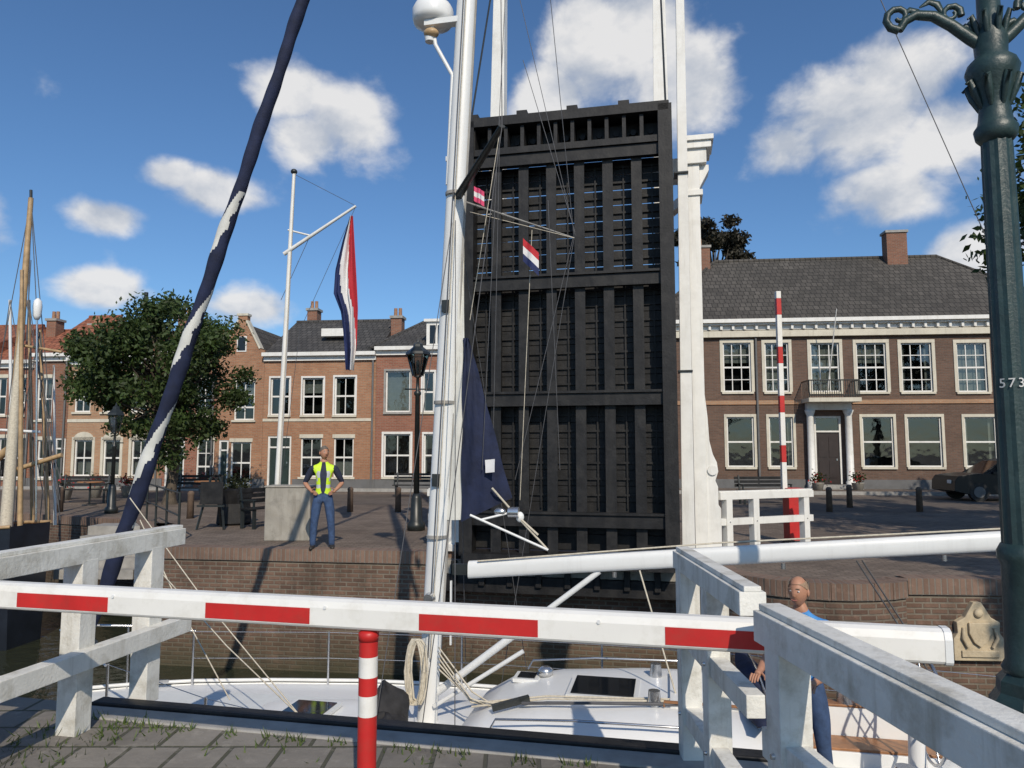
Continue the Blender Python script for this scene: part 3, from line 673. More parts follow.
while z<4.75:
    h=.62 if k_%2==0 else .32; h=min(h,4.8-z)
    p.box((RBX-.2,RBY-.06,z),(RBX-.11,RBY+.04,z+h),BWHITE if k_%2==0 else REDP); z+=h; k_+=1
p.build('raised_barrier',None,None,.006)
# ------------------------------------------------------------------ near lamp post
LX,LY=2.68,3.9
lp=empty('ornate_lamp_post'); l=MB(); c=(LX,LY,0)
l.lathe(c,[(.24,0),(.24,.12),(.2,.16),(.19,.45),(.155,.5),(.15,.56),(.115,.6)],DARKG,8,False)
l.lathe(c,[(.11,.58),(.125,.62),(.105,.66),(.098,1.15),(.115,1.18),(.115,1.22),(.095,1.26)],DARKG,20)
l.lathe(c,[(.09,1.25),(.085,2.0),(.078,3.3),(.075,3.55)],DARKG,24,False,.07)
c2=(LX,LY,.24)
l.lathe(c2,[(.075,3.2),(.1,3.23),(.108,3.28),(.088,3.31),(.08,3.36),(.075,3.42),(.1,3.5),(.125,3.58),(.135,3.62),(.12,3.66),(.08,3.7),(.085,3.8),(.06,3.86),(.055,4.3)],DARKG,20)
def Z(z): return z+.22
for i in range(8):
    a=2*math.pi*i/8; dv=Vector((math.cos(a),math.sin(a),0)); cc_=Vector(c)
    l.tube([cc_+dv*.07+Vector((0,0,Z(3.42))),cc_+dv*.1+Vector((0,0,Z(3.5))),cc_+dv*.13+Vector((0,0,Z(3.58))),cc_+dv*.15+Vector((0,0,Z(3.56)))],[.012,.022,.018,.008],DARKG,6)
    l.tube([cc_+dv*.06+Vector((0,0,Z(3.8))),cc_+dv*.08+Vector((0,0,Z(3.9))),cc_+dv*.1+Vector((0,0,Z(3.96))),cc_+dv*.12+Vector((0,0,Z(3.94)))],[.01,.018,.014,.006],DARKG,6)
ad=Vector((.97,-.24,0))
for s in(-1,1):
    def sp(pts): return [Vector((LX,LY,0))+ad*s*x+Vector((0,0,Z(z))) for x,z in pts]
    l.tube(sp([(.03,3.78),(.1,3.84),(.19,3.93),(.28,4.0),(.37,4.02),(.43,3.99),(.46,3.94)]),[.036,.034,.032,.03,.028,.026,.022],DARKG,8)
    cx0,cz0=.46,4.02
    l.tube(sp([(cx0+(.08-.011*i*.55)*math.cos(rad(-90+i*38)),cz0+(.08-.011*i*.55)*math.sin(rad(-90+i*38))) for i in range(12)]),[.024-.0011*i for i in range(12)],DARKG,8)
    l.tube(sp([(.19+(.055-.0035*i)*math.cos(rad(200-i*42)),4.0+(.055-.0035*i)*math.sin(rad(200-i*42))) for i in range(11)]),[.02-.001*i for i in range(11)],DARKG,8)
    for (x,z,q_) in((.3,4.02,1.4),(.4,4.0,1.1),(.12,3.86,1.1)):
        lf=sp([(x-.05*q_,z-.01),(x-.03*q_,z+.035*q_),(x+.0,z+.05*q_),(x+.035*q_,z+.03*q_)]); l.tube(lf,[.014,.024,.02,.006],DARKG,6,True,.5)
l.lathe(c2,[(.06,4.3),(.16,4.38),(.17,4.42)],DARKG,8,False)
l.lathe(c2,[(.16,4.42),(.24,4.95)],GLASS,8,False); l.lathe(c2,[(.27,4.95),(.25,5.0),(.1,5.2),(.03,5.3),(.02,5.4)],DARKG,8,False)
ob=l.build('post'); ob.parent=lp
LW=pm('number_paint',(.6,.6,.58),.6,.05,10)
az0=math.atan2(-LY,-LX)
for i,ch in enumerate('573'):
    cu=bpy.data.curves.new('digit','FONT'); cu.body=ch; cu.size=.07; cu.align_x='CENTER'; cu.extrude=.001; cu.materials.append(LW)
    o=bpy.data.objects.new('digit',cu); scene.collection.objects.link(o); a=az0+(i-1)*.5+.02; rr=.088
    o.location=(LX+rr*math.cos(a),LY+rr*math.sin(a),2.08); o.rotation_euler=(rad(90),0,a+rad(90)); o.parent=lp
# ------------------------------------------------------------------ classic lanterns
def lantern(name,x,y,H,s=1.0):
    m=MB(); c=(x,y,0)
    m.lathe(c,[(.17*s,0),(.17*s,.15),(.12*s,.2),(.1*s,.7),(.07*s,.8)],IRON,10)
    m.lathe(c,[(.055*s,.78),(.045*s,H-1.2),(.07*s,H-1.17),(.07*s,H-1.12),(.035*s,H-1.08),(.03*s,H-.8),(.09*s,H-.76)],IRON,12)
    m.cyl((x-.25*s,y,H-1.05),(x+.25*s,y,H-1.05),.015,.015,IRON,6)
    for i in range(6):
        a=2*math.pi*i/6
        m.tube([(x+.1*s*math.cos(a),y+.1*s*math.sin(a),H-.76),(x+.21*s*math.cos(a),y+.21*s*math.sin(a),H-.28)],[.014,.014],IRON,5)
    m.lathe(c,[(.095*s,H-.75),(.2*s,H-.29)],GLASS,6,False); m.lathe(c,[(.03,H-.72),(.04,H-.6),(.04,H-.45),(.02,H-.4)],CURT,8)
    m.lathe(c,[(.25*s,H-.28),(.23*s,H-.22),(.1*s,H-.1),(.09*s,H-.04),(.03*s,H),(.01,H+.08)],IRON,6,False)
    m.build(name)
lq=at(416,530,16.2); lantern('street_lamp',lq.x,16.2,4.15,1.15)
lq=at(111,515,20.5); lantern('street_lamp',lq.x,20.5,3.0,1.0)
# ------------------------------------------------------------------ flagpole & flag
FY=15.0; f0=at(276,500,FY); f0.z=0; ft=at(294,174,FY)
fp=empty('flagpole_with_flag'); m=MB()
m.tube([f0,f0.lerp(ft,.5),ft],[.065,.055,.035],WHITE,12); m.ell(ft+Vector((0,0,.05)),(.07,.07,.06),IRON)
ya=at(284,254,FY); yb=at(356,206,FY-.2)
m.tube([ya,yb],[.045,.028],WHITE,8); m.tube([at(288,230,FY),at(312,236,FY)],[.02,.02],WHITE,6)
m.tube([at(281,300,FY),at(310,236,FY)],[.006,.006],ROPED,4)
m.tube([ft,yb],[.005,.005],ROPED,4); m.tube([yb,at(300,330,FY-.1),f0+Vector((.1,0,1.2))],[.005]*3,ROPED,4); m.tube([ft+Vector((.04,-.04,0)),f0+Vector((.07,-.07,1))],[.006,.006],ROPE,4)
o=m.build('pole'); o.parent=fp
fl=MB(); rows=44; cols=26; ring=[]
for i in range(rows+1):
    t_=i/rows
    u_l=float(np.interp(t_,[0,.15,.35,.5,.62,.8,1],[350,343,335,333,340,343,346])); u_r=float(np.interp(t_,[0,.3,.6,.85,1],[353,355,357,356,353]))
    row=[]
    for j in range(cols+1):
        s_=j/cols; uu=u_l+(u_r-u_l)*s_; pnt=at(uu,216+154*t_,FY-.2)
        pnt.y+=(.11*math.sin(s_*13+t_*2.5)+.04*math.sin(s_*29-t_*5))*(.35+t_*.6); row.append(pnt)
    ring.append(row)
V=[p for r_ in ring for p in r_]; nc=cols+1; grp={0:[],1:[],2:[]}
for i in range(rows):
    for j in range(cols):
        f_=(j/cols)*.8-(i/rows)*.5+.3; k_=0 if f_<.33 else (1 if f_<.62 else 2)
        grp[k_].append((i*nc+j,i*nc+j+1,(i+1)*nc+j+1,(i+1)*nc+j))
for k_,mt in((0,FB),(1,FW),(2,FR)): fl.add(V,grp[k_],mt,True)
o=fl.build('flag'); o.parent=fp
# ------------------------------------------------------------------ quay furniture
cb=at(288,540,14.4); m=MB(); m.box((cb.x-.44,14.3,0),(cb.x+.44,15.0-.2,1.02),CONC); m.box((cb.x-.46,14.28,1.02),(cb.x+.46,14.82,1.06),CONC); m.build('concrete_block',None,None,.02)
def bench(x,y,ang=0,l=1.6):
    M=Matrix.Translation((x,y,0))@Matrix.Rotation(ang,4,'Z'); m=MB()
    for i in range(4): m.box((-l/2,-.22+i*.11,.43),(l/2,-.13+i*.11,.46),BLACKP)
    for i in range(3): m.box((-l/2,.24+i*.02,.55+i*.12),(l/2,.27+i*.02,.64+i*.12),BLACKP)
    for s in(-1,1):
        m.box((s*l*.42-.03,-.2,0),(s*l*.42+.03,-.14,.43),IRON); m.box((s*l*.42-.03,.16,0),(s*l*.42+.03,.22,.43),IRON); m.beam((s*l*.42,.2,.4),(s*l*.42,.3,.92),.05,.05,IRON); m.box((s*l*.42-.03,-.2,.4),(s*l*.42+.03,.22,.425),IRON)
        m.box((s*l*.45-.03,-.22,.62),(s*l*.45+.03,.24,.65),IRON); m.box((s*l*.45-.02,-.2,.43),(s*l*.45+.02,-.16,.62),IRON)
    m.build('park_bench',None,M)
q1=at(410,492,26); bench(q1.x,27.5,0,1.7); q1=at(765,500,24); bench(q1.x,24,.1,1.8)
q1=at(258,530,16.6); bench(q1.x,16.8,1.1,.9)
bench(at(75,490,24).x,24.5,.2,1.6); bench(at(190,490,25).x,25.5,0,1.6)
def table(x,y):
    m=MB(); m.cyl((x,y,.72),(x,y,.75),.38,.38,TEAK,20); m.cyl((x,y,0),(x,y,.72),.03,.03,IRON,8); m.cyl((x,y,0),(x,y,.03),.22,.2,IRON,14); m.build('terrace_table')
for u,Y_ in((90,23.5),(140,26),(206,24)): table(at(u,490,Y_).x,Y_)
m=MB(); q1=at(234,515,17.5)
m.lathe((q1.x,17.5,0),[(.36,0),(.42,.05),(.38,.5),(.46,.82),(.4,.84)],BLACKP,8,False)
for i in range(200):
    c=Vector((q1.x,17.5,.95))+Vector((random.gauss(0,.18),random.gauss(0,.18),random.gauss(0,.1))); a=Vector((random.gauss(0,1),random.gauss(0,1),random.gauss(0,1))).normalized()*.05; b=a.cross(Vector((.3,.5,.8))).normalized()*.04
    m.add([c-a,c+b,c+a,c-b],[(0,1,2,3)],LEAF2)
m.build('planter')
m=MB(); q1=at(214,525,16.5); x=q1.x
for s in(-1,1): m.beam((x+s*.3,16.3,0),(x+s*.1,16.5,1.15),.04,.04,IRON)
m.beam((x,16.9,0),(x,16.52,1.1),.04,.04,IRON); m.box((x-.25,16.3,.55),(x+.25,16.33,1.05),BLACKP); m.box((x-.3,16.26,.5),(x+.3,16.32,.54),IRON); m.build('easel_sign')
BWD=pm('bollard_wood',(.12,.08,.055),.8,.3,8)
for (u,v,Y) in((830,522,21),(850,512,22.5),(920,515,21),(398,512,21),(350,512,21),(190,520,19),(60,505,21)):
    q1=at(u,v,Y); m=MB(); m.lathe((q1.x,Y,0),[(.09,0),(.08,.6),(.09,.64),(.05,.7)],BWD,10); m.build('bollard')
m=MB()
sx=-8.2
for i in range(5): m.box((sx-1.6,15.9+i*.3,-1.0+i*.2),(sx+.1,16.2+i*.3+.4,-.8+i*.2),GREY)
m.build('quay_steps')
m=MB()
for i in range(4): m.cyl((-8.9+i*.85,18.0-i*1.3,0),(-8.9+i*.85,18.0-i*1.3,.95),.025,.025,IRON,8)
for z in(.5,.93): m.tube([(-8.9+i*.85,18.0-i*1.3,z) for i in range(4)],.02,IRON,6)
m.build('iron_handrail')
cs=onplane(975,630,Vector((5.32,10.08)),Vector((1.48,-.08)).normalized()); dd=Vector((1.48,-.08)).normalized(); cp_=Vector((5.32,10.08))+dd*cs[0]
M=frame((cp_.x,cp_.y,cs[1]),dd); m=MB()
m.prism([(-.33,-.38),(.33,-.38),(.33,-.1),(.27,-.02),(.28,.12),(.17,.18),(.1,.3),(.05,.38),(-.05,.38),(-.1,.3),(-.17,.18),(-.28,.12),(-.27,-.02),(-.33,-.1)],-.09,.02,STONE)
m.prism([(-.14,-.02),(-.14,.12),(.14,.12),(.14,-.02),(.08,-.14),(0,-.2),(-.08,-.14)],-.13,-.09,STONE); m.box((-.24,-.115,-.33),(.24,-.09,-.24),STONE)
m.ell((0,-.1,.24),(.06,.04,.06),STONE); m.tube([(-.2,-.1,.05),(-.22,-.12,-.08),(-.16,-.11,-.2)],.025,STONE); m.tube([(.2,-.1,.05),(.22,-.12,-.08),(.16,-.11,-.2)],.025,STONE)
m.build('coat_of_arms_stone',None,M,.01)
# ------------------------------------------------------------------ parked car
cpos=onplane(1008,500,Vector((10,26.5)),RD); cc2=Vector((10,26.5))+RD*cpos[0]
M=frame((cc2.x,cc2.y,0),RD); E=empty('parked_car',M); m=MB()
prof=[(-2.15,.35),(-2.12,.7),(-2.0,.86),(-1.35,.95),(1.3,.98),(1.95,.92),(2.12,.7),(2.15,.35),(1.75,.25),(-1.75,.25)]
m.prism(prof,-.85,.85,CARP); cab=[(-1.15,.93),(-.45,1.38),(.0,1.45),(.9,1.42),(1.75,.95)]
V=[(a,-.8 if b<1 else -.62,b) for a,b in cab]+[(a,.8 if b<1 else .62,b) for a,b in cab]; n=5
m.add(V,[tuple(range(n)),tuple(range(2*n-1,n-1,-1)),(0,5,6,1),(3,8,9,4)],TINT); m.add(V,[(1,6,7,2),(2,7,8,3)],CARP)
for xx in(-.1,.75): m.beam((xx,-.79,.95),(xx+.05,-.63,1.43),.05,.03,CARP)
m.beam((-1.18,-.8,.93),(-.45,-.63,1.39),.06,.05,CARP); m.beam((1.78,-.8,.95),(.9,-.63,1.42),.06,.05,CARP); m.beam((-.45,-.63,1.4),(.9,-.63,1.43),.05,.05,CARP)
for xx in(-1.35,1.35):
    for yy in(-.86,.68): m.cyl((xx,yy,.32),(xx,yy+.18,.32),.32,.32,TYRE,22); 
    m.cyl((xx,-.875,.32),(xx,-.855,.32),.19,.19,PLINTH,14)
m.box((-2.16,-.6,.6),(-2.12,-.35,.72),BWHITE); m.box((-.9,-.9,.92),(-.75,-.8,1.02),CARP)
o=m.build('body',None,None,.03); o.parent=E
# ------------------------------------------------------------------ yacht
YM=frame((-.79,7.2,0),AX); Y=empty('sailing_yacht',YM)
def yb_(mb,name,bevel=0): o=mb.build(name,None,None,bevel); o.parent=Y; return o
def ylocal(p): return YM.inverted()@Vector(p)
st=[(-4.0,.04),(-3.6,.36),(-3.0,.7),(-2.2,1.02),(-1.2,1.33),(0,1.55),(1.5,1.68),(3.0,1.68),(4.4,1.55),(5.6,1.35),(6.5,1.15)]
def shz(x): t_=(x+4)/10.5; return -.86-.22*math.sin(min(1,t_*1.3)*math.pi/2)+.06*max(0,t_-.7)
h=MB(); L1=[];L2=[]
for x,hb in st:
    z=shz(x); rk=max(0,-2.4-x)*.35
    prof=[(hb,z+.03),(hb*1.0,z-.18),(hb*.97,z-.45),(hb*.88,-1.95),(hb*.6,-2.3),(0,-2.5)]
    L1.append([(x+rk*(i/5)**1.2,-a,b) for i,(a,b) in enumerate(prof)]); L2.append([(x+rk*(i/5)**1.2,a,b) for i,(a,b) in enumerate(prof)][::-1])
for Lx in(L1,L2): h.loft(Lx,GEL)
tr_=[p for p in L1[-1]]+[p for p in L2[-1][1:]]; h.add(tr_,[tuple(range(len(tr_)))],GEL)
xs=np.linspace(-4,6.5,43); X_,H_=zip(*st)
def hbf(x): return float(np.interp(x,X_,H_))
for i in range(len(xs)-1):
    a,b=xs[i],xs[i+1]
    for (f0_,f1_) in((-1,-.5),(-.5,0),(0,.5),(.5,1)):
        if 3.3<(a+b)/2<5.7 and abs(f0_+f1_)<1.1 : continue
        def pt(x,f): hb=hbf(x); return (x,f*hb,shz(x)+.02+.07*(1-f*f)*min(1,hb))
        h.add([pt(a,f0_),pt(b,f0_),pt(b,f1_),pt(a,f1_)],[(0,1,2,3)],NONSK if abs(f0_+f1_)<1.1 and a<3.3 else GEL,True)
yb_(h,'hull_and_deck')
c=MB(); SZ=-1.12
c.box((3.2,-.86,SZ-.08),(5.8,.86,SZ),NONSK)
for s in(-1,1):
    a,b=sorted((s*.5,s*.88)); c.box((3.2,a,SZ),(5.6,b,-.98),GEL); a,b=sorted((s*.52,s*.84)); c.box((3.25,a,-.98),(5.55,b,-.955),TEAK)
    a,b=sorted((s*.86,s*1.0)); c.box((3.1,a,-1.4),(5.9,b,-.7),GEL); a,b=sorted((s*.85,s*1.01)); c.box((3.1,a,-.698),(5.9,b,-.675),TEAK)
    c.cyl((3.9,s*.93,-.68),(3.9,s*.93,-.52),.08,.07,STEEL,14); c.cyl((4.7,s*.93,-.68),(4.7,s*.93,-.54),.06,.06,STEEL,14)
c.box((5.7,-.86,-1.45),(5.9,.86,-.9),GEL); c.box((3.02,-.9,-1.45),(3.2,.9,-.55),GEL); c.box((3.205,-.32,-1.1),(3.235,.32,-.5),TEAK); c.box((2.3,-.36,-.42),(3.1,.36,-.36),TEAK); c.box((3.21,.42,-.95),(3.225,.75,-.65),TEAK); c.box((3.21,-.75,-.95),(3.225,-.42,-.65),TEAK)
rw=.42; PW=3.02+.0
c.cyl((4.25,0,SZ),(4.25,0,-.42),.08,.06,GEL,12)
c.tube([(4.35,rw*math.cos(i*math.pi/14),-.4+rw*math.sin(i*math.pi/14)) for i in range(29)],.015,STEEL,6)
for i in range(3): a=i*math.pi/3; c.cyl((4.35,rw*math.cos(a),-.4+rw*math.sin(a)),(4.35,-rw*math.cos(a),-.4-rw*math.sin(a)),.01,.01,STEEL,6)
yb_(c,'cockpit',.012)
r=MB(); rings=[]
for (x,w_,hh) in((.3,.6,.0),(.34,.78,.2),(.45,.92,.38),(.7,1.03,.52),(1.2,1.12,.6),(2.0,1.18,.65),(2.8,1.18,.67),(3.12,1.15,.66)):
    ring=[]
    for i in range(25):
        a=math.pi*i/24; cs_,sn_=math.cos(a),math.sin(a)
        ring.append((x,math.copysign(abs(cs_)**.42,cs_)*w_*-1*(1-.12*sn_),-1.04+hh*abs(sn_)**.42))
    rings.append(ring)
r.loft(rings,GEL); r.add(rings[-1],[tuple(range(25))],GEL)
rings=[]
for (x,w_,hh) in((-2.6,.25,0),(-2.5,.32,.08),(-1.5,.55,.12),(-.4,.75,.15),(.5,.85,.16)):
    rings.append([(x,-math.copysign(abs(math.cos(math.pi*i/16))**.5,math.cos(math.pi*i/16))*w_,-.97+hh*abs(math.sin(math.pi*i/16))**.5) for i in range(17)])
r.loft(rings,GEL)
yb_(r,'coachroof')
f=MB()
def hatch(x0,x1,y0,y1,z):
    f.box((x0,y0,z),(x1,y1,z+.035),ALU); f.box((x0+.04,y0+.04,z+.035),(x1-.04,y1-.04,z+.045),TINT)
hatch(1.35,1.98,-.3,.28,-.42); hatch(-1.5,-1.0,-.25,.25,-.83); hatch(.75,1.0,.3,.55,-.5)
f.box((2.25,-.45,-.39),(3.1,.45,-.345),GEL)
f.tube([(2.2,-.48,-.37),(2.2,-.48,-.33),(3.1,-.48,-.33)],.012,TEAK,6)
for s in(-1,1):
    f.tube([(.8,s*.86,-.53),(.85,s*.86,-.44),(1.5,s*.9,-.39),(2.6,s*.92,-.37),(2.65,s*.92,-.44)],.011,STEEL,6)
    for i in range(3):
        xx=1.0+i*.7; f.prism([(xx,-.82),(xx+.08,-.7),(xx+.42,-.7),(xx+.48,-.82)],s*1.12-.02,s*1.12+.075*s,TINT)
f.tube([(1.0,-.5,-.42),(1.6,-.55,-.36),(2.4,-.45,-.35)],.014,ROPED,6); f.tube([(.5,-.3,-.55),(1.2,-.4,-.4),(2.4,-.38,-.35)],.009,ROPE,6); f.tube([(.5,-.2,-.55),(1.2,-.33,-.4),(2.4,-.33,-.35)],.009,ROPE,6)
f.beam((.75,-.55,-.46),(1.05,-.42,-.4),.05,.05,IRON)
for yy in(-.4,.4): f.cyl((2.12,yy,-.4),(2.12,yy,-.27),.06,.05,STEEL,14)
f.lathe((1.05,.45,-.46),[(.07,0),(.08,.06),(.03,.09)],STEEL,12); f.lathe((-.5,-.45,-.85),[(.07,0),(.08,.06),(.03,.09)],STEEL,12)
for s in(-1,1):
    f.tube([(x,s*hbf(x),shz(x)+.06) for x in xs],.02,ALU,6)
    stx=[-3.0,-1.6,-.1,1.5,3.1,4.6,6.2]
    for x in stx: f.cyl((x,s*(hbf(x)-.05),shz(x)),(x,s*(hbf(x)-.05),shz(x)+.62),.013,.013,STEEL,6)
    for hh in(.32,.61): f.tube([(x,s*(hbf(x)-.05),shz(x)+hh) for x in stx],.004,STEEL,4)
    f.tube([(-3.0,s*.68,shz(-3)+.61),(-3.6,s*.4,-.2),(-4.05,s*.12,-.15),(-4.12,0,-.15)],.014,STEEL,6); f.cyl((-3.6,s*.36,-.9),(-3.65,s*.4,-.2),.013,.013,STEEL,6); f.cyl((-3.95,s*.06,-.85),(-4.05,s*.12,-.15),.013,.013,STEEL,6)
    f.tube([(6.2,s*1.1,shz(6.2)+.61),(6.5,s*.9,-.38),(6.55,0,-.38)],.014,STEEL,6)
f.cyl((-3.2,0,-.85),(-3.2,0,-.7),.08,.06,STEEL,12)
for s in(-1,1): f.beam((-3.4,s*.35,-.78),(-3.15,s*.45,-.78),.03,.03,STEEL)
yb_(f,'deck_fittings')
def mx(z): return .048*(z+.45)
m=MB(); zs=np.linspace(-.9,12.8,20)
m.tube([(mx(z),0,z) for z in zs],[.098]*17+[.09,.08,.07],ALU,20,True,.72)
m.box((mx(2)+.085,-.012,-.1),(mx(2)+.1,.012,.5),ALU)
m.tube([(mx(z)+.105,0,z) for z in np.linspace(.2,12,12)],.012,GREY,6)
for z in (0,.25): m.cyl((mx(z),-.1,z+.1),(mx(z),-.17,z+.1),.055,.045,STEEL,14)
for z in(.9,2.2,4.3,8.6): m.cyl((mx(z),0,z),(mx(z),0,z+.03),.104,.104,GREY,20)
for z in(1.4,3.1): m.box((mx(z)-.05,-.1,z),(mx(z)+.03,-.07,z+.12),IRON)
m.cyl((mx(-.9),0,-.95),(mx(-.9),0,-.82),.16,.13,BLACKP,16)
yb_(m,'mast')
m=MB(); rc=ylocal(at(433,14,7.3)); m.lathe(tuple(rc-Vector((0,0,.11))),[(.12,-.03),(.2,0),(.215,.05),(.215,.14),(.19,.19),(.1,.225),(.01,.23)],GEL,24)
m.box((rc.x-.05,-.05,rc.z-.2),(mx(6)+.0,.05,rc.z-.14),ALU); m.tube([(rc.x+.02,0,rc.z-.16),(rc.x+.06,0,rc.z-.4),(mx(5.5)-.1,0,rc.z-.75),(mx(4.6)-.1,0,rc.z-1.9)],.022,ALU,8); m.ell((rc.x+.02,-.02,rc.z-.28),(.08,.07,.05),SPAR); m.cyl((rc.x-.0,0,rc.z-.36),(rc.x,0,rc.z-.26),.05,.07,GEL,12)
yb_(m,'radar')
fa=ylocal(at(92,640,8.05)); fa=Vector((fa.x,0,fa.z)); fm=Vector((-1.51,0,6.61)); dirf=(fm-fa)/(fm.z-fa.z)
m=MB(); nn=420; ns=36; gv=[]; gn=[];gw=[]
for i in range(nn+1):
    z=fa.z+(12.3-fa.z)*i/nn; c0=fa+dirf*(z-fa.z); t_=i/nn
    r0=.03+.06*min(1,t_*14)*(1-.75*t_)+.005*math.sin(z*5.1)+.003*math.sin(z*17)
    for k in range(ns):
        a=2*math.pi*k/ns; gv.append((c0.x+r0*math.cos(a)*(1+.12*math.sin(z*5.6+a)),c0.y+r0*math.sin(a),z))
for i in range(nn):
    z=fa.z+(12.3-fa.z)*i/nn
    for k in range(ns):
        ph=((k/ns)-(z*.8+.25))%1.0; k2=(k+1)%ns
        wht = .9<z<4.5 and ph<.27+.08*math.sin(z*5+1)+.03*math.sin(z*31)
        (gw if wht else gn).append((i*ns+k,i*ns+k2,(i+1)*ns+k2,(i+1)*ns+k))
m.add(gv,gn,NAVY,True); m.add(gv,gw,SAILW,True)
m.cyl(fa+Vector((-.03,0,-.12)),fa+Vector((0,0,.0)),.1,.1,IRON,16); m.cyl(fa+Vector((0,0,.0)),fa+Vector((0.02,0,.15)),.05,.04,IRON,12); m.cyl(fa-dirf*.5,fa,.015,.015,STEEL,6)
yb_(m,'furled_genoa')
m=MB(); b0=ylocal(at(470,569,7.15)); b1=ylocal(at(1005,541,6.15))
b0.y=0;b1.y=0
def bsec(p,hz,hy): return [(p.x,hy*math.cos(a)*(abs(math.cos(a))**-.35 if abs(math.cos(a))>.01 else 1),p.z+hz*math.sin(a)*(abs(math.sin(a))**-.35 if abs(math.sin(a))>.01 else 1)) for a in [2*math.pi*i/16+.2 for i in range(16)]]
m.loft([bsec(b0.lerp(b1,t_),.082,.055) for t_ in(0,.5,1)],ALU,True); m.add(bsec(b1,.085,.058),[tuple(range(16))],GREY); m.add(bsec(b0,.085,.058),[tuple(range(16))],GREY)
m.beam(b0+Vector((-.16,0,0)),b0+Vector((.05,0,0)),.06,.1,IRON)
for t_ in(.3,.45,.62,.9): p_=b0.lerp(b1,t_); m.cyl(p_-Vector((0,0,.09)),p_-Vector((0,0,.14)),.02,.02,STEEL,8)
va=Vector((mx(-.6)+.08,0,-.55)); vb=b0.lerp(b1,.27)-Vector((0,0,.08)); m.tube([va,va.lerp(vb,.62)],.036,ALU,12); m.tube([va.lerp(vb,.62),vb],.026,ALU,12)
m.tube([va+Vector((0,-.08,-.1)),va.lerp(vb,.55)+Vector((0,-.08,-.2))],.02,ALU,8)
m.tube([b0.lerp(b1,.35)-Vector((0,.06,.08)),(2.3,-.2,-.36)],.008,ROPE,5); m.tube([b0.lerp(b1,.75)-Vector((0,0,.1)),(4.9,0,-1.0)],.007,ROPED,5); m.tube([b0.lerp(b1,.76)-Vector((0,0,.1)),(4.95,.1,-1.0)],.007,ROPED,5)
m.tube([b0+Vector((.1,-.06,.09)),b0.lerp(b1,.5)+Vector((0,-.03,.12)),b1+Vector((0,0,.1))],.008,ROPE,5)
yb_(m,'boom_and_vang')
m=MB()
def sailpatch(pts4,mt,nu=8,nv=12,bulge=.08):
    A,B,C,Dd=[ylocal(p) for p in pts4]; rr=[]
    for i in range(nv+1):
        l_=A.lerp(Dd,i/nv); r_=B.lerp(C,i/nv); row=[]
        for j in range(nu+1):
            p=l_.lerp(r_,j/nu); p.y+=-bulge*math.sin(math.pi*j/nu)*math.sin(math.pi*i/nv)+.02*math.sin(j*1.7+i*.8); row.append(p)
        rr.append(row)
    m.loft(rr,mt)
sailpatch([at(463,338,7.1),at(469,338,7.1),at(512,498,7.05),at(461,522,7.1)],NAVY,10,20)
sailpatch([at(462,225,7.16),at(464,225,7.16),at(466,520,7.12),at(443,520,7.16)],SAILW,5,10,.03)
sailpatch([at(485,460,6.95),at(495,459,6.95),at(495,472,6.95),at(485,473,6.95)],FW,2,2,0)
cl=ylocal(at(513,512,7.05)); m.cyl(cl+Vector((-.04,-.02,0)),cl+Vector((.06,-.02,0)),.05,.05,STEEL,12); m.ell(ylocal(at(500,512,7.05)),(.06,.03,.04),STEEL); m.ell(ylocal(at(520,517,7.05)),(.04,.03,.05),ALU)
for (u,v) in((548,550),(480,520),(538,535),(492,488)): m.tube([cl,ylocal(at(u,v,7.0))],.011,ROPE if u!=480 else ALU,6)
m.tube([ylocal(at(470,515,7.0)),ylocal(at(548,550,6.95))],.012,ALU,6)
yb_(m,'mainsail_foot')
m=MB(); MH=Vector((mx(12.7),0,12.7)); mz=4.25; M0=Vector((mx(mz),0,mz))
NT=ylocal(at(502,126,5.95)); FT=ylocal(at(574,238,8.35))
m.tube([M0,NT],[.05,.03],IRON,8,True,.5); m.tube([M0+Vector((.05,0,0)),FT],[.012,.009],GREY,8)
cn_=Vector((.35,-1.5,-1.0)); cf=Vector((.35,1.5,-1.0))
W=.0042
for a,b in((NT,MH),(FT,MH),(NT,cn_),(FT,cf),(M0,cn_+Vector((.35,0,0))),(M0,cf+Vector((.35,0,0))),(M0,cn_+Vector((-.4,.05,0))),(M0,cf+Vector((-.4,0,0)))): m.tube([a,b],W,ROPED,5)
bs0=ylocal(at(880,0,6.33)); bs1=ylocal(at(984,222,6.1)); bs0.y=bs1.y=0; m.tube([bs0+(bs0-bs1)*1.6,bs1+(bs1-bs0)*.95],W,ROPED,5)
for (u0,v0,u1,v1,Yy) in((505,0,482,470,7.0),(523,60,575,232,7.6),(470,212,574,238,7.6),(573,238,515,480,7.5),(548,200,560,470,7.7),(532,230,520,500,7.4),(500,130,470,320,6.8),(520,0,575,235,7.7),(500,120,492,495,7.2)):
    m.tube([ylocal(at(u0,v0,Yy)),ylocal(at(u1,v1,Yy))],.0036,ROPED if (u0+v1)%2 or u0==548 else ROPE,5)
for i,yy in enumerate((-.11,-.125,.11)): m.tube([(mx(11)+.03*i,yy,11),(mx(0)+.03*i,yy,-.2)],.006,ROPE if i%2 else ROPED,5)
for (a,b) in((at(130,498,7.6),at(300,716,6.4)),(at(140,520,7.7),at(230,700,6.8)),(at(150,560,7.6),at(330,745,5.8))): m.tube([ylocal(a),(ylocal(a)+ylocal(b))/2-Vector((0,0,.06)),ylocal(b)],.006,ROPE,5)
for k_ in range(5):
    pts=[(mx(0)+.1,-.1,-.1-.05*k_)]+[(.2+.3*j,-.2-.05*k_-.1*math.sin(j+k_),-.4-.07*j+.05*math.sin(j*2+k_)) for j in range(1,4)]; m.tube(pts,.008,ROPE,5)
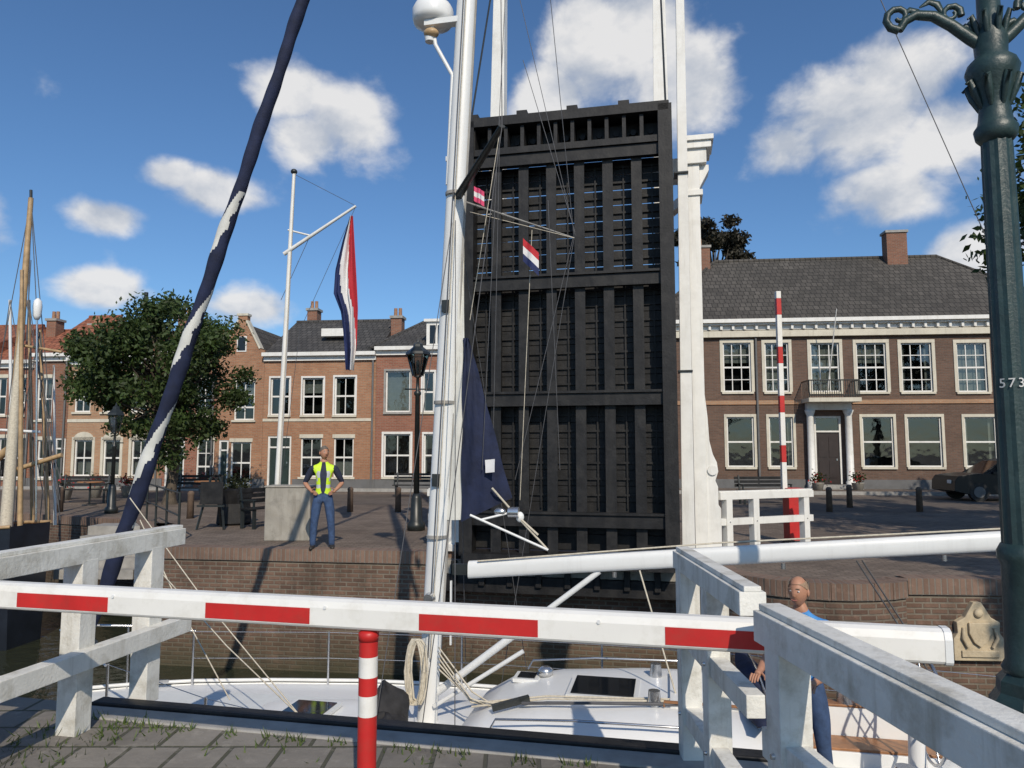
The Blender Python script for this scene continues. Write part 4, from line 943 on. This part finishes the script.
for k_ in range(9):
    cx_=mx(-.2)-.08+random.gauss(0,.02); m.tube([(cx_+.07*math.cos(a)*(1+.1*k_/4),-.16+random.gauss(0,.01),-.32+.3*math.sin(a)) for a in np.linspace(0,2*math.pi,15)],.011,ROPE,5)
yb_(m,'rigging')
def flagm(mb,p,w_,h_,mats,drop=.25):
    n=len(mats)
    for i,mt in enumerate(mats):
        z0=p.z-h_*i/n; z1=p.z-h_*(i+1)/n
        mb.loft([[(p.x+w_*j/6,p.y+.02*math.sin(j*1.4),zz-drop*w_*j/6) for j in range(7)] for zz in(z0,z1)],mt)
m=MB(); flagm(m,ylocal(at(523,238,7.3)),.16,.24,[FR,FW,FB],1.0); flagm(m,ylocal(at(474,186,7.0)),.1,.15,[FP,FW,FP],.6)
yb_(m,'courtesy_flags')
m=MB()
def lump(c,r,mt,seed):
    V=[];n,k=18,12; Fc=[]
    for i in range(k+1):
        th=math.pi*i/k
        for j in range(n):
            a=2*math.pi*j/n; q_=1+.13*math.sin(3*a+seed)+.08*math.sin(5*th+seed*2+a*2)
            V.append((c[0]+r[0]*q_*math.sin(th)*math.cos(a),c[1]+r[1]*q_*math.sin(th)*math.sin(a),c[2]+r[2]*q_*math.cos(th)))
    for i in range(k):
        for j in range(n): Fc.append((i*n+j,(i+1)*n+j,(i+1)*n+(j+1)%n,i*n+(j+1)%n))
    m.add(V,Fc,mt,True)
lump((-.32,-.3,-.66),(.2,.22,.24),BLACKF,1); lump((-.25,-.5,-.76),(.24,.2,.16),BLACKF,4); lump((2.98,0,-.3),(.16,.95,.12),NAVY,2); lump((3.3,-1.15,-.72),(.34,.13,.2),NAVY,3); lump((3.75,-1.35,-.82),(.45,.15,.16),BLACKF,6)
m.tube([(3.0,-1,-.9),(3.0,-.97,-.4),(3.0,-.7,-.22),(3.0,0,-.18),(3.0,.7,-.22),(3.0,.97,-.4),(3.0,1,-.9)],.014,STEEL,6)
for x in(1.2,3.8): m.cyl((x,-hbf(x)-.1,-1.75),(x,-hbf(x)-.1,-1.2),.1,.1,NAVY,14); m.tube([(x,-hbf(x)-.1,-1.2),(x,-hbf(x)+.05,-.9)],.008,ROPE,5)
yb_(m,'bags_and_fenders')
# ------------------------------------------------------------------ moored boats on the left
def hull(name,M,Ln,bm,ztop,mat,railm,extra=None):
    E=empty(name,M); m=MB(); A=[];B_=[]
    for i in range(17):
        t_=i/16; x=-Ln/2+Ln*t_; hb=bm/2*(math.sin(math.pi*min(1,max(0,(t_*.94+.03))))**.38); z=ztop+.45*abs(t_-.5)**2*4*.4
        A.append([(x,-hb,z),(x,-hb*.98,z-.5),(x,-hb*.8,-2.3)]); B_.append([(x,hb*.8,-2.3),(x,hb*.98,z-.5),(x,hb,z)])
    m.loft(A,mat); m.loft(B_,mat); m.loft([[(a[0][0],a[0][1]*.96,a[0][2]-.3),(b[2][0],b[2][1]*.96,b[2][2]-.3)] for a,b in zip(A,B_)],TEAK,False,False)
    m.add(A[0]+B_[0],[tuple(range(6))],mat); m.add(A[-1]+B_[-1],[tuple(range(6))],mat)
    for S,k in((A,0),(B_,2)): m.tube([p[k] for p in S],.035,railm,6)
    o=m.build('hull'); o.parent=E
    if extra:
        m=MB(); extra(m); o=m.build('masts_and_rigging'); o.parent=E
    return E
BM=frame((-15.3,15.3,0),(1,-.1)); inv=BM.inverted()
def bex(m):
    def T(u,v,Y=15.5): return inv@at(u,v,Y)
    m.tube([T(4,560),T(17,380),T(31,198)],[.1,.085,.05],SPAR,12); m.tube([T(31,200),T(31,190)],.03,IRON,6)
    m.tube([T(20,540,14.6),T(22,270,14.6)],[.05,.035],SPAR,8); m.tube([T(48,520,16),T(40,330,16)],[.05,.03],SPAR,8); m.tube([T(12,540,16.4),T(10,300,16.4)],[.045,.03],ALU,8); m.tube([T(-14,540,16.4),T(-8,240,16.4)],[.06,.03],SPAR,8)
    m.tube([T(33,530,16.2),T(29,300,16.2)],[.05,.03],SPAR,8); m.tube([T(55,525,16.6),T(54,365,16.6)],[.035,.02],ALU,8)
    m.tube([T(8,450,15.3),T(-60,500,15.3)],.09,SPAR,8); m.tube([T(20,345,15.3),T(62,352,15.3)],.03,SPAR,6); m.tube([T(0,430,15.3),T(40,432,15.3)],.03,ALU,6); m.tube([T(14,470,15.3),T(62,455,15.3)],.05,SPAR,6)
    m.lathe(tuple(T(37,316,15.2)),[(.04,-.08),(.08,0),(.09,.2),(.075,.32),(.02,.38)],GEL,12); m.tube([T(37,316,15.2),T(36,520,15.2)],.02,STEEL,6)
    for (a,b,c_,d_) in((31,200,60,520),(31,200,-30,520),(31,205,-5,530),(31,200,48,530),(22,272,60,500),(40,332,2,520),(31,260,15,530),(26,300,60,480),(40,332,55,520),(31,215,22,520),(28,260,34,515),(10,300,44,500),(10,300,-20,500),(29,300,58,505),(54,365,40,520)):
        m.tube([T(a,b),T(c_,d_)],.011,ROPED,4)
    m.tube([T(6,530,15.2),T(14,420,15.2),T(22,330,15.2)],[.12,.1,.05],ROPE,8)
    m.box((-4,-.8,.0),(1.2,.8,.55),GEL); m.box((-3.8,-.85,.2),(1.0,-.79,.42),TINT); m.box((1.6,-.6,.0),(2.6,.6,.35),TEAK)
    for i in range(7): m.cyl((1.0+i*.7,-1.2,.1),(1.0+i*.7,-1.2,.75),.015,.015,STEEL,6)
    m.tube([(1.0+i*.7,-1.2,.74) for i in range(7)],.01,STEEL,5)
hull('sailing_barge',BM,11.5,2.6,.1,HULLD,SPAR,bex)
NM=frame((-7.9,7.05,0),(1,-.16)); hull('moored_launch',NM,6.0,1.5,.05,HULLD,NAVY)
# ------------------------------------------------------------------ people
def person(name,M,B,head,hrot,skinm,hairm,classify=None,fingers=(),hairk=1.0):
    E=empty(name,M); idx={b[0]:i for i,b in enumerate(B)}
    me=bpy.data.meshes.new('skel'); me.from_pydata([b[1] for b in B],[(idx[b[3]],i) for i,b in enumerate(B) if b[3]],[])
    ob=bpy.data.objects.new('skel',me); scene.collection.objects.link(ob)
    sk=ob.modifiers.new('s','SKIN'); ss=ob.modifiers.new('u','SUBSURF'); ss.levels=2; sk.branch_smoothing=.6
    for i,b in enumerate(B):
        sv=me.skin_vertices[0].data[i]; sv.radius=(b[2],b[2]); sv.use_root=(i==0)
    dg=bpy.context.evaluated_depsgraph_get(); dg.update(); me2=bpy.data.meshes.new_from_object(ob.evaluated_get(dg)); bpy.data.objects.remove(ob)
    me2.materials.clear()
    mats=[]
    def mi(mt):
        if mt not in mats: mats.append(mt); me2.materials.append(mt)
        return mats.index(mt)
    segs=[(Vector(B[idx[b[3]]][1]),Vector(b[1]),B[idx[b[3]]][2],b[2],b[4]) for b in B if b[3]]
    for v in me2.vertices:
        if .9<v.co.z<1.52 and abs(v.co.x)<.19: v.co.y*=.8
    for p in me2.polygons:
        c=p.center; best=None
        for a,b,ra,rb,tg in segs:
            ab=b-a; t_=max(0,min(1,(c-a).dot(ab)/ab.length_squared)); dd_=(c-a-ab*t_).length/(ra+(rb-ra)*t_)
            if best is None or dd_<best[0]: best=(dd_,tg)
        mt=best[1]
        if classify: mt=classify(c,mt)
        p.material_index=mi(mt); p.use_smooth=True
    bo=bpy.data.objects.new('body',me2); scene.collection.objects.link(bo); bo.parent=E
    h=MB(); V=[];n,k=24,18; Fc=[]
    R3=Matrix.Rotation(hrot,3,'Z'); hc=Vector(head)
    def hp(p): return hc+R3@Vector(p)
    for i in range(k+1):
        th=math.pi*i/k; z=math.cos(th)
        for j in range(n):
            a=2*math.pi*j/n; x=math.sin(th)*math.cos(a)*.076; y=math.sin(th)*math.sin(a)*.098; zz_=z*.122
            if zz_<0: q_=1-.32*(-zz_/.122)**1.5; x*=q_; y=y*q_-(.018*(-zz_/.122))
            if y<0 and abs(x)<.012 and -.035<zz_<.02: y-=.012
            V.append(hp((x,y,zz_)))
    for i in range(k):
        for j in range(n): Fc.append((i*n+j,(i+1)*n+j,(i+1)*n+(j+1)%n,i*n+(j+1)%n))
    h.add(V,Fc,skinm,True)
    h.add([hp(p) for p in((-.011,-.096,.018),(.011,-.096,.018),(.016,-.108,-.028),(-.016,-.108,-.028),(0,-.124,-.022))],[(0,1,4),(1,2,4),(2,3,4),(3,0,4)],skinm,True)
    for s in(-1,1):
        h.ell(hp((s*.031,-.084,.012)),(.011,.009,.008),FW,10,6); h.ell(hp((s*.031,-.0915,.012)),(.005,.004,.005),EYE,8,6)
        h.ell(hp((s*.079,.005,-.005)),(.011,.02,.032),skinm,10,6); h.tube([hp((s*.045,-.086,.034)),hp((s*.018,-.096,.036))],.004,hairm,5)
    h.tube([hp((-.024,-.096,-.058)),hp((0,-.104,-.06)),hp((.024,-.096,-.058))],.0055,LIP,6)
    V=[];Fc=[];m2=10
    for i in range(m2+1):
        for j in range(n):
            a=2*math.pi*j/n
            lo_=0 if hairk==1.0 else (.2+.12*(1-math.sin(a))*.5)*math.pi
            lim=(.30+.32*(1+math.sin(a))*.5)*math.pi; th=lo_+(max(lim,lo_+.02)-lo_)*i/m2; w_=(1.06 if hairk==1.0 else 1.025)+.02*math.sin(7*a+i)
            V.append(hp((math.sin(th)*math.cos(a)*.078*w_,math.sin(th)*math.sin(a)*.1*w_,math.cos(th)*.124*1.04)))
    for i in range(m2):
        for j in range(n): Fc.append((i*n+j,(i+1)*n+j,(i+1)*n+(j+1)%n,i*n+(j+1)%n))
    h.add(V,Fc,hairm,True)
    o=h.build('head'); o.parent=E
    g=MB()
    for chain in fingers: g.tube([Vector(p) for p in chain],[.0105,.0095,.0085,.007][:len(chain)],skinm,7)
    if fingers: o=g.build('fingers'); o.parent=E
def hand(w,dirv,side,palm,curl,thumbside):
    w=Vector(w);d=Vector(dirv).normalized();s=Vector(side).normalized();pn=Vector(palm).normalized(); out=[]
    for i,(off,ln) in enumerate(((-.03,.062),(-.01,.074),(.01,.07),(.03,.055))):
        b=w+d*.075+s*off*1.0; ch=[b]; dd_=d.copy()
        for seg in range(3):
            dd_=(dd_+pn*curl).normalized(); ch.append(ch[-1]+dd_*ln*(.48,.32,.25)[seg])
        out.append(ch)
    tb_=w+d*.025+s*thumbside*.028; td=(d*.6+s*thumbside*.9+pn*.3).normalized()
    out.append([tb_,tb_+td*.035,tb_+td*.06+d*.012,tb_+td*.07+d*.03]); return out
JB=[('pel',(0,0,.97),.135,None,JEANS),('sp',(0,0,1.1),.145,'pel',VEST),('ch',(0,.01,1.3),.17,'sp',VEST),('ub',(0,.01,1.43),.12,'ch',VEST),('nk',(0,.0,1.53),.058,'ub',SKIN),('hd',(0,-.005,1.63),.055,'nk',SKIN)]
for s,nm in((-1,'r'),(1,'l')):
    JB+=[('sh'+nm,(s*.19,.01,1.43),.08,'ub',SHIRT),('ua'+nm,(s*.26,.04,1.3),.062,'sh'+nm,SHIRT),('el'+nm,(s*.325,.08,1.17),.047,'ua'+nm,SHIRT),('fa'+nm,(s*.27,0,1.1),.042,'el'+nm,SKIN),('wr'+nm,(s*.205,-.07,1.035),.028,'fa'+nm,SKIN),('hn'+nm,(s*.17,-.115,1.005),.03,'wr'+nm,SKIN),
         ('hp'+nm,(s*.095,0,.88),.108,'pel',JEANS),('th'+nm,(s*.12,-.005,.7),.092,'hp'+nm,JEANS),('kn'+nm,(s*.14,-.01,.5),.072,'th'+nm,JEANS),('cf'+nm,(s*.155,.015,.33),.066,'kn'+nm,JEANS),('an'+nm,(s*.165,.02,.1),.056,'cf'+nm,JEANS),('hl'+nm,(s*.165,.03,.045),.042,'an'+nm,SHOE),('bl'+nm,(s*.18,-.1,.04),.042,'hl'+nm,SHOE),('te'+nm,(s*.19,-.17,.035),.033,'bl'+nm,SHOE)]
def cls(c,mt):
    if mt is VEST:
        if c.z<.985: return JEANS
        if abs(c.x)<.035 and c.y<0: return SHIRT
        if 1.08<c.z<1.12: return REFL
        if c.z>1.485: return SHIRT
        if abs(abs(c.x)-.1)<.018 and c.z>1.2: return REFL
    if mt is SHIRT and abs(c.x)<.17: return VEST
    if mt is SHOE and c.z>.1: return JEANS
    return mt
fing=[]
for s in(-1,1): fing+=hand((s*.205,-.07,1.035),(-s*.55,-.62,-.35),(0,.35,-.9),(-s*.4,.5,0),.35,-1)
mp=at(322,548,13.1)
person('man_in_hi_vis_vest',Matrix.Translation((mp.x,mp.y,0.0))@Matrix.Rotation(.2,4,'Z'),JB,(0,-.02,1.7),.45,SKIN,HAIR,cls,fing)
HB=[('pel',(0,0,.97),.135,None,JEANS),('sp',(0,-.01,1.1),.135,'pel',BLUET),('ch',(0,-.02,1.3),.155,'sp',BLUET),('ub',(0,-.02,1.43),.12,'ch',BLUET),('nk',(0,-.04,1.53),.056,'ub',SKIN),('hd',(0,-.05,1.63),.055,'nk',SKIN)]
for s,nm in((-1,'r'),(1,'l')):
    HB+=[('sh'+nm,(s*.19,-.01,1.45),.075,'ub',BLUET),('ua'+nm,(s*.24,-.06,1.28),.055,'sh'+nm,BLUET),('el'+nm,(s*.26,-.12,1.14),.042,'ua'+nm,BLUET),('fa'+nm,(s*.24,-.27,1.1),.038,'el'+nm,SKIN),('wr'+nm,(s*.22,-.38,1.08),.027,'fa'+nm,SKIN),('hn'+nm,(s*.215,-.44,1.07),.03,'wr'+nm,SKIN),
         ('hp'+nm,(s*.095,0,.88),.1,'pel',JEANS),('th'+nm,(s*.12,-.005,.7),.083,'hp'+nm,JEANS),('kn'+nm,(s*.135,-.01,.5),.063,'th'+nm,JEANS),('cf'+nm,(s*.145,.015,.33),.058,'kn'+nm,JEANS),('an'+nm,(s*.15,.02,.1),.046,'cf'+nm,JEANS),('hl'+nm,(s*.15,.03,.045),.042,'an'+nm,SHOE),('bl'+nm,(s*.165,-.1,.04),.042,'hl'+nm,SHOE),('te'+nm,(s*.175,-.17,.035),.033,'bl'+nm,SHOE)]
fing=[]
for s in(-1,1): fing+=hand((s*.22,-.38,1.08),(0,-1,-.1),(1,0,0),(0,0,-1),.55,-s)
hx=at(797,594,6.25)
hm=Matrix.Translation((hx.x+.04,6.25,SZ+.0))@Matrix.Rotation(rad(-42),4,'Z')
person('helmsman',hm,HB,(0,-.07,1.7),0,SKIN,HAIR2,None,fing,.5)
print('objects',len(scene.objects))
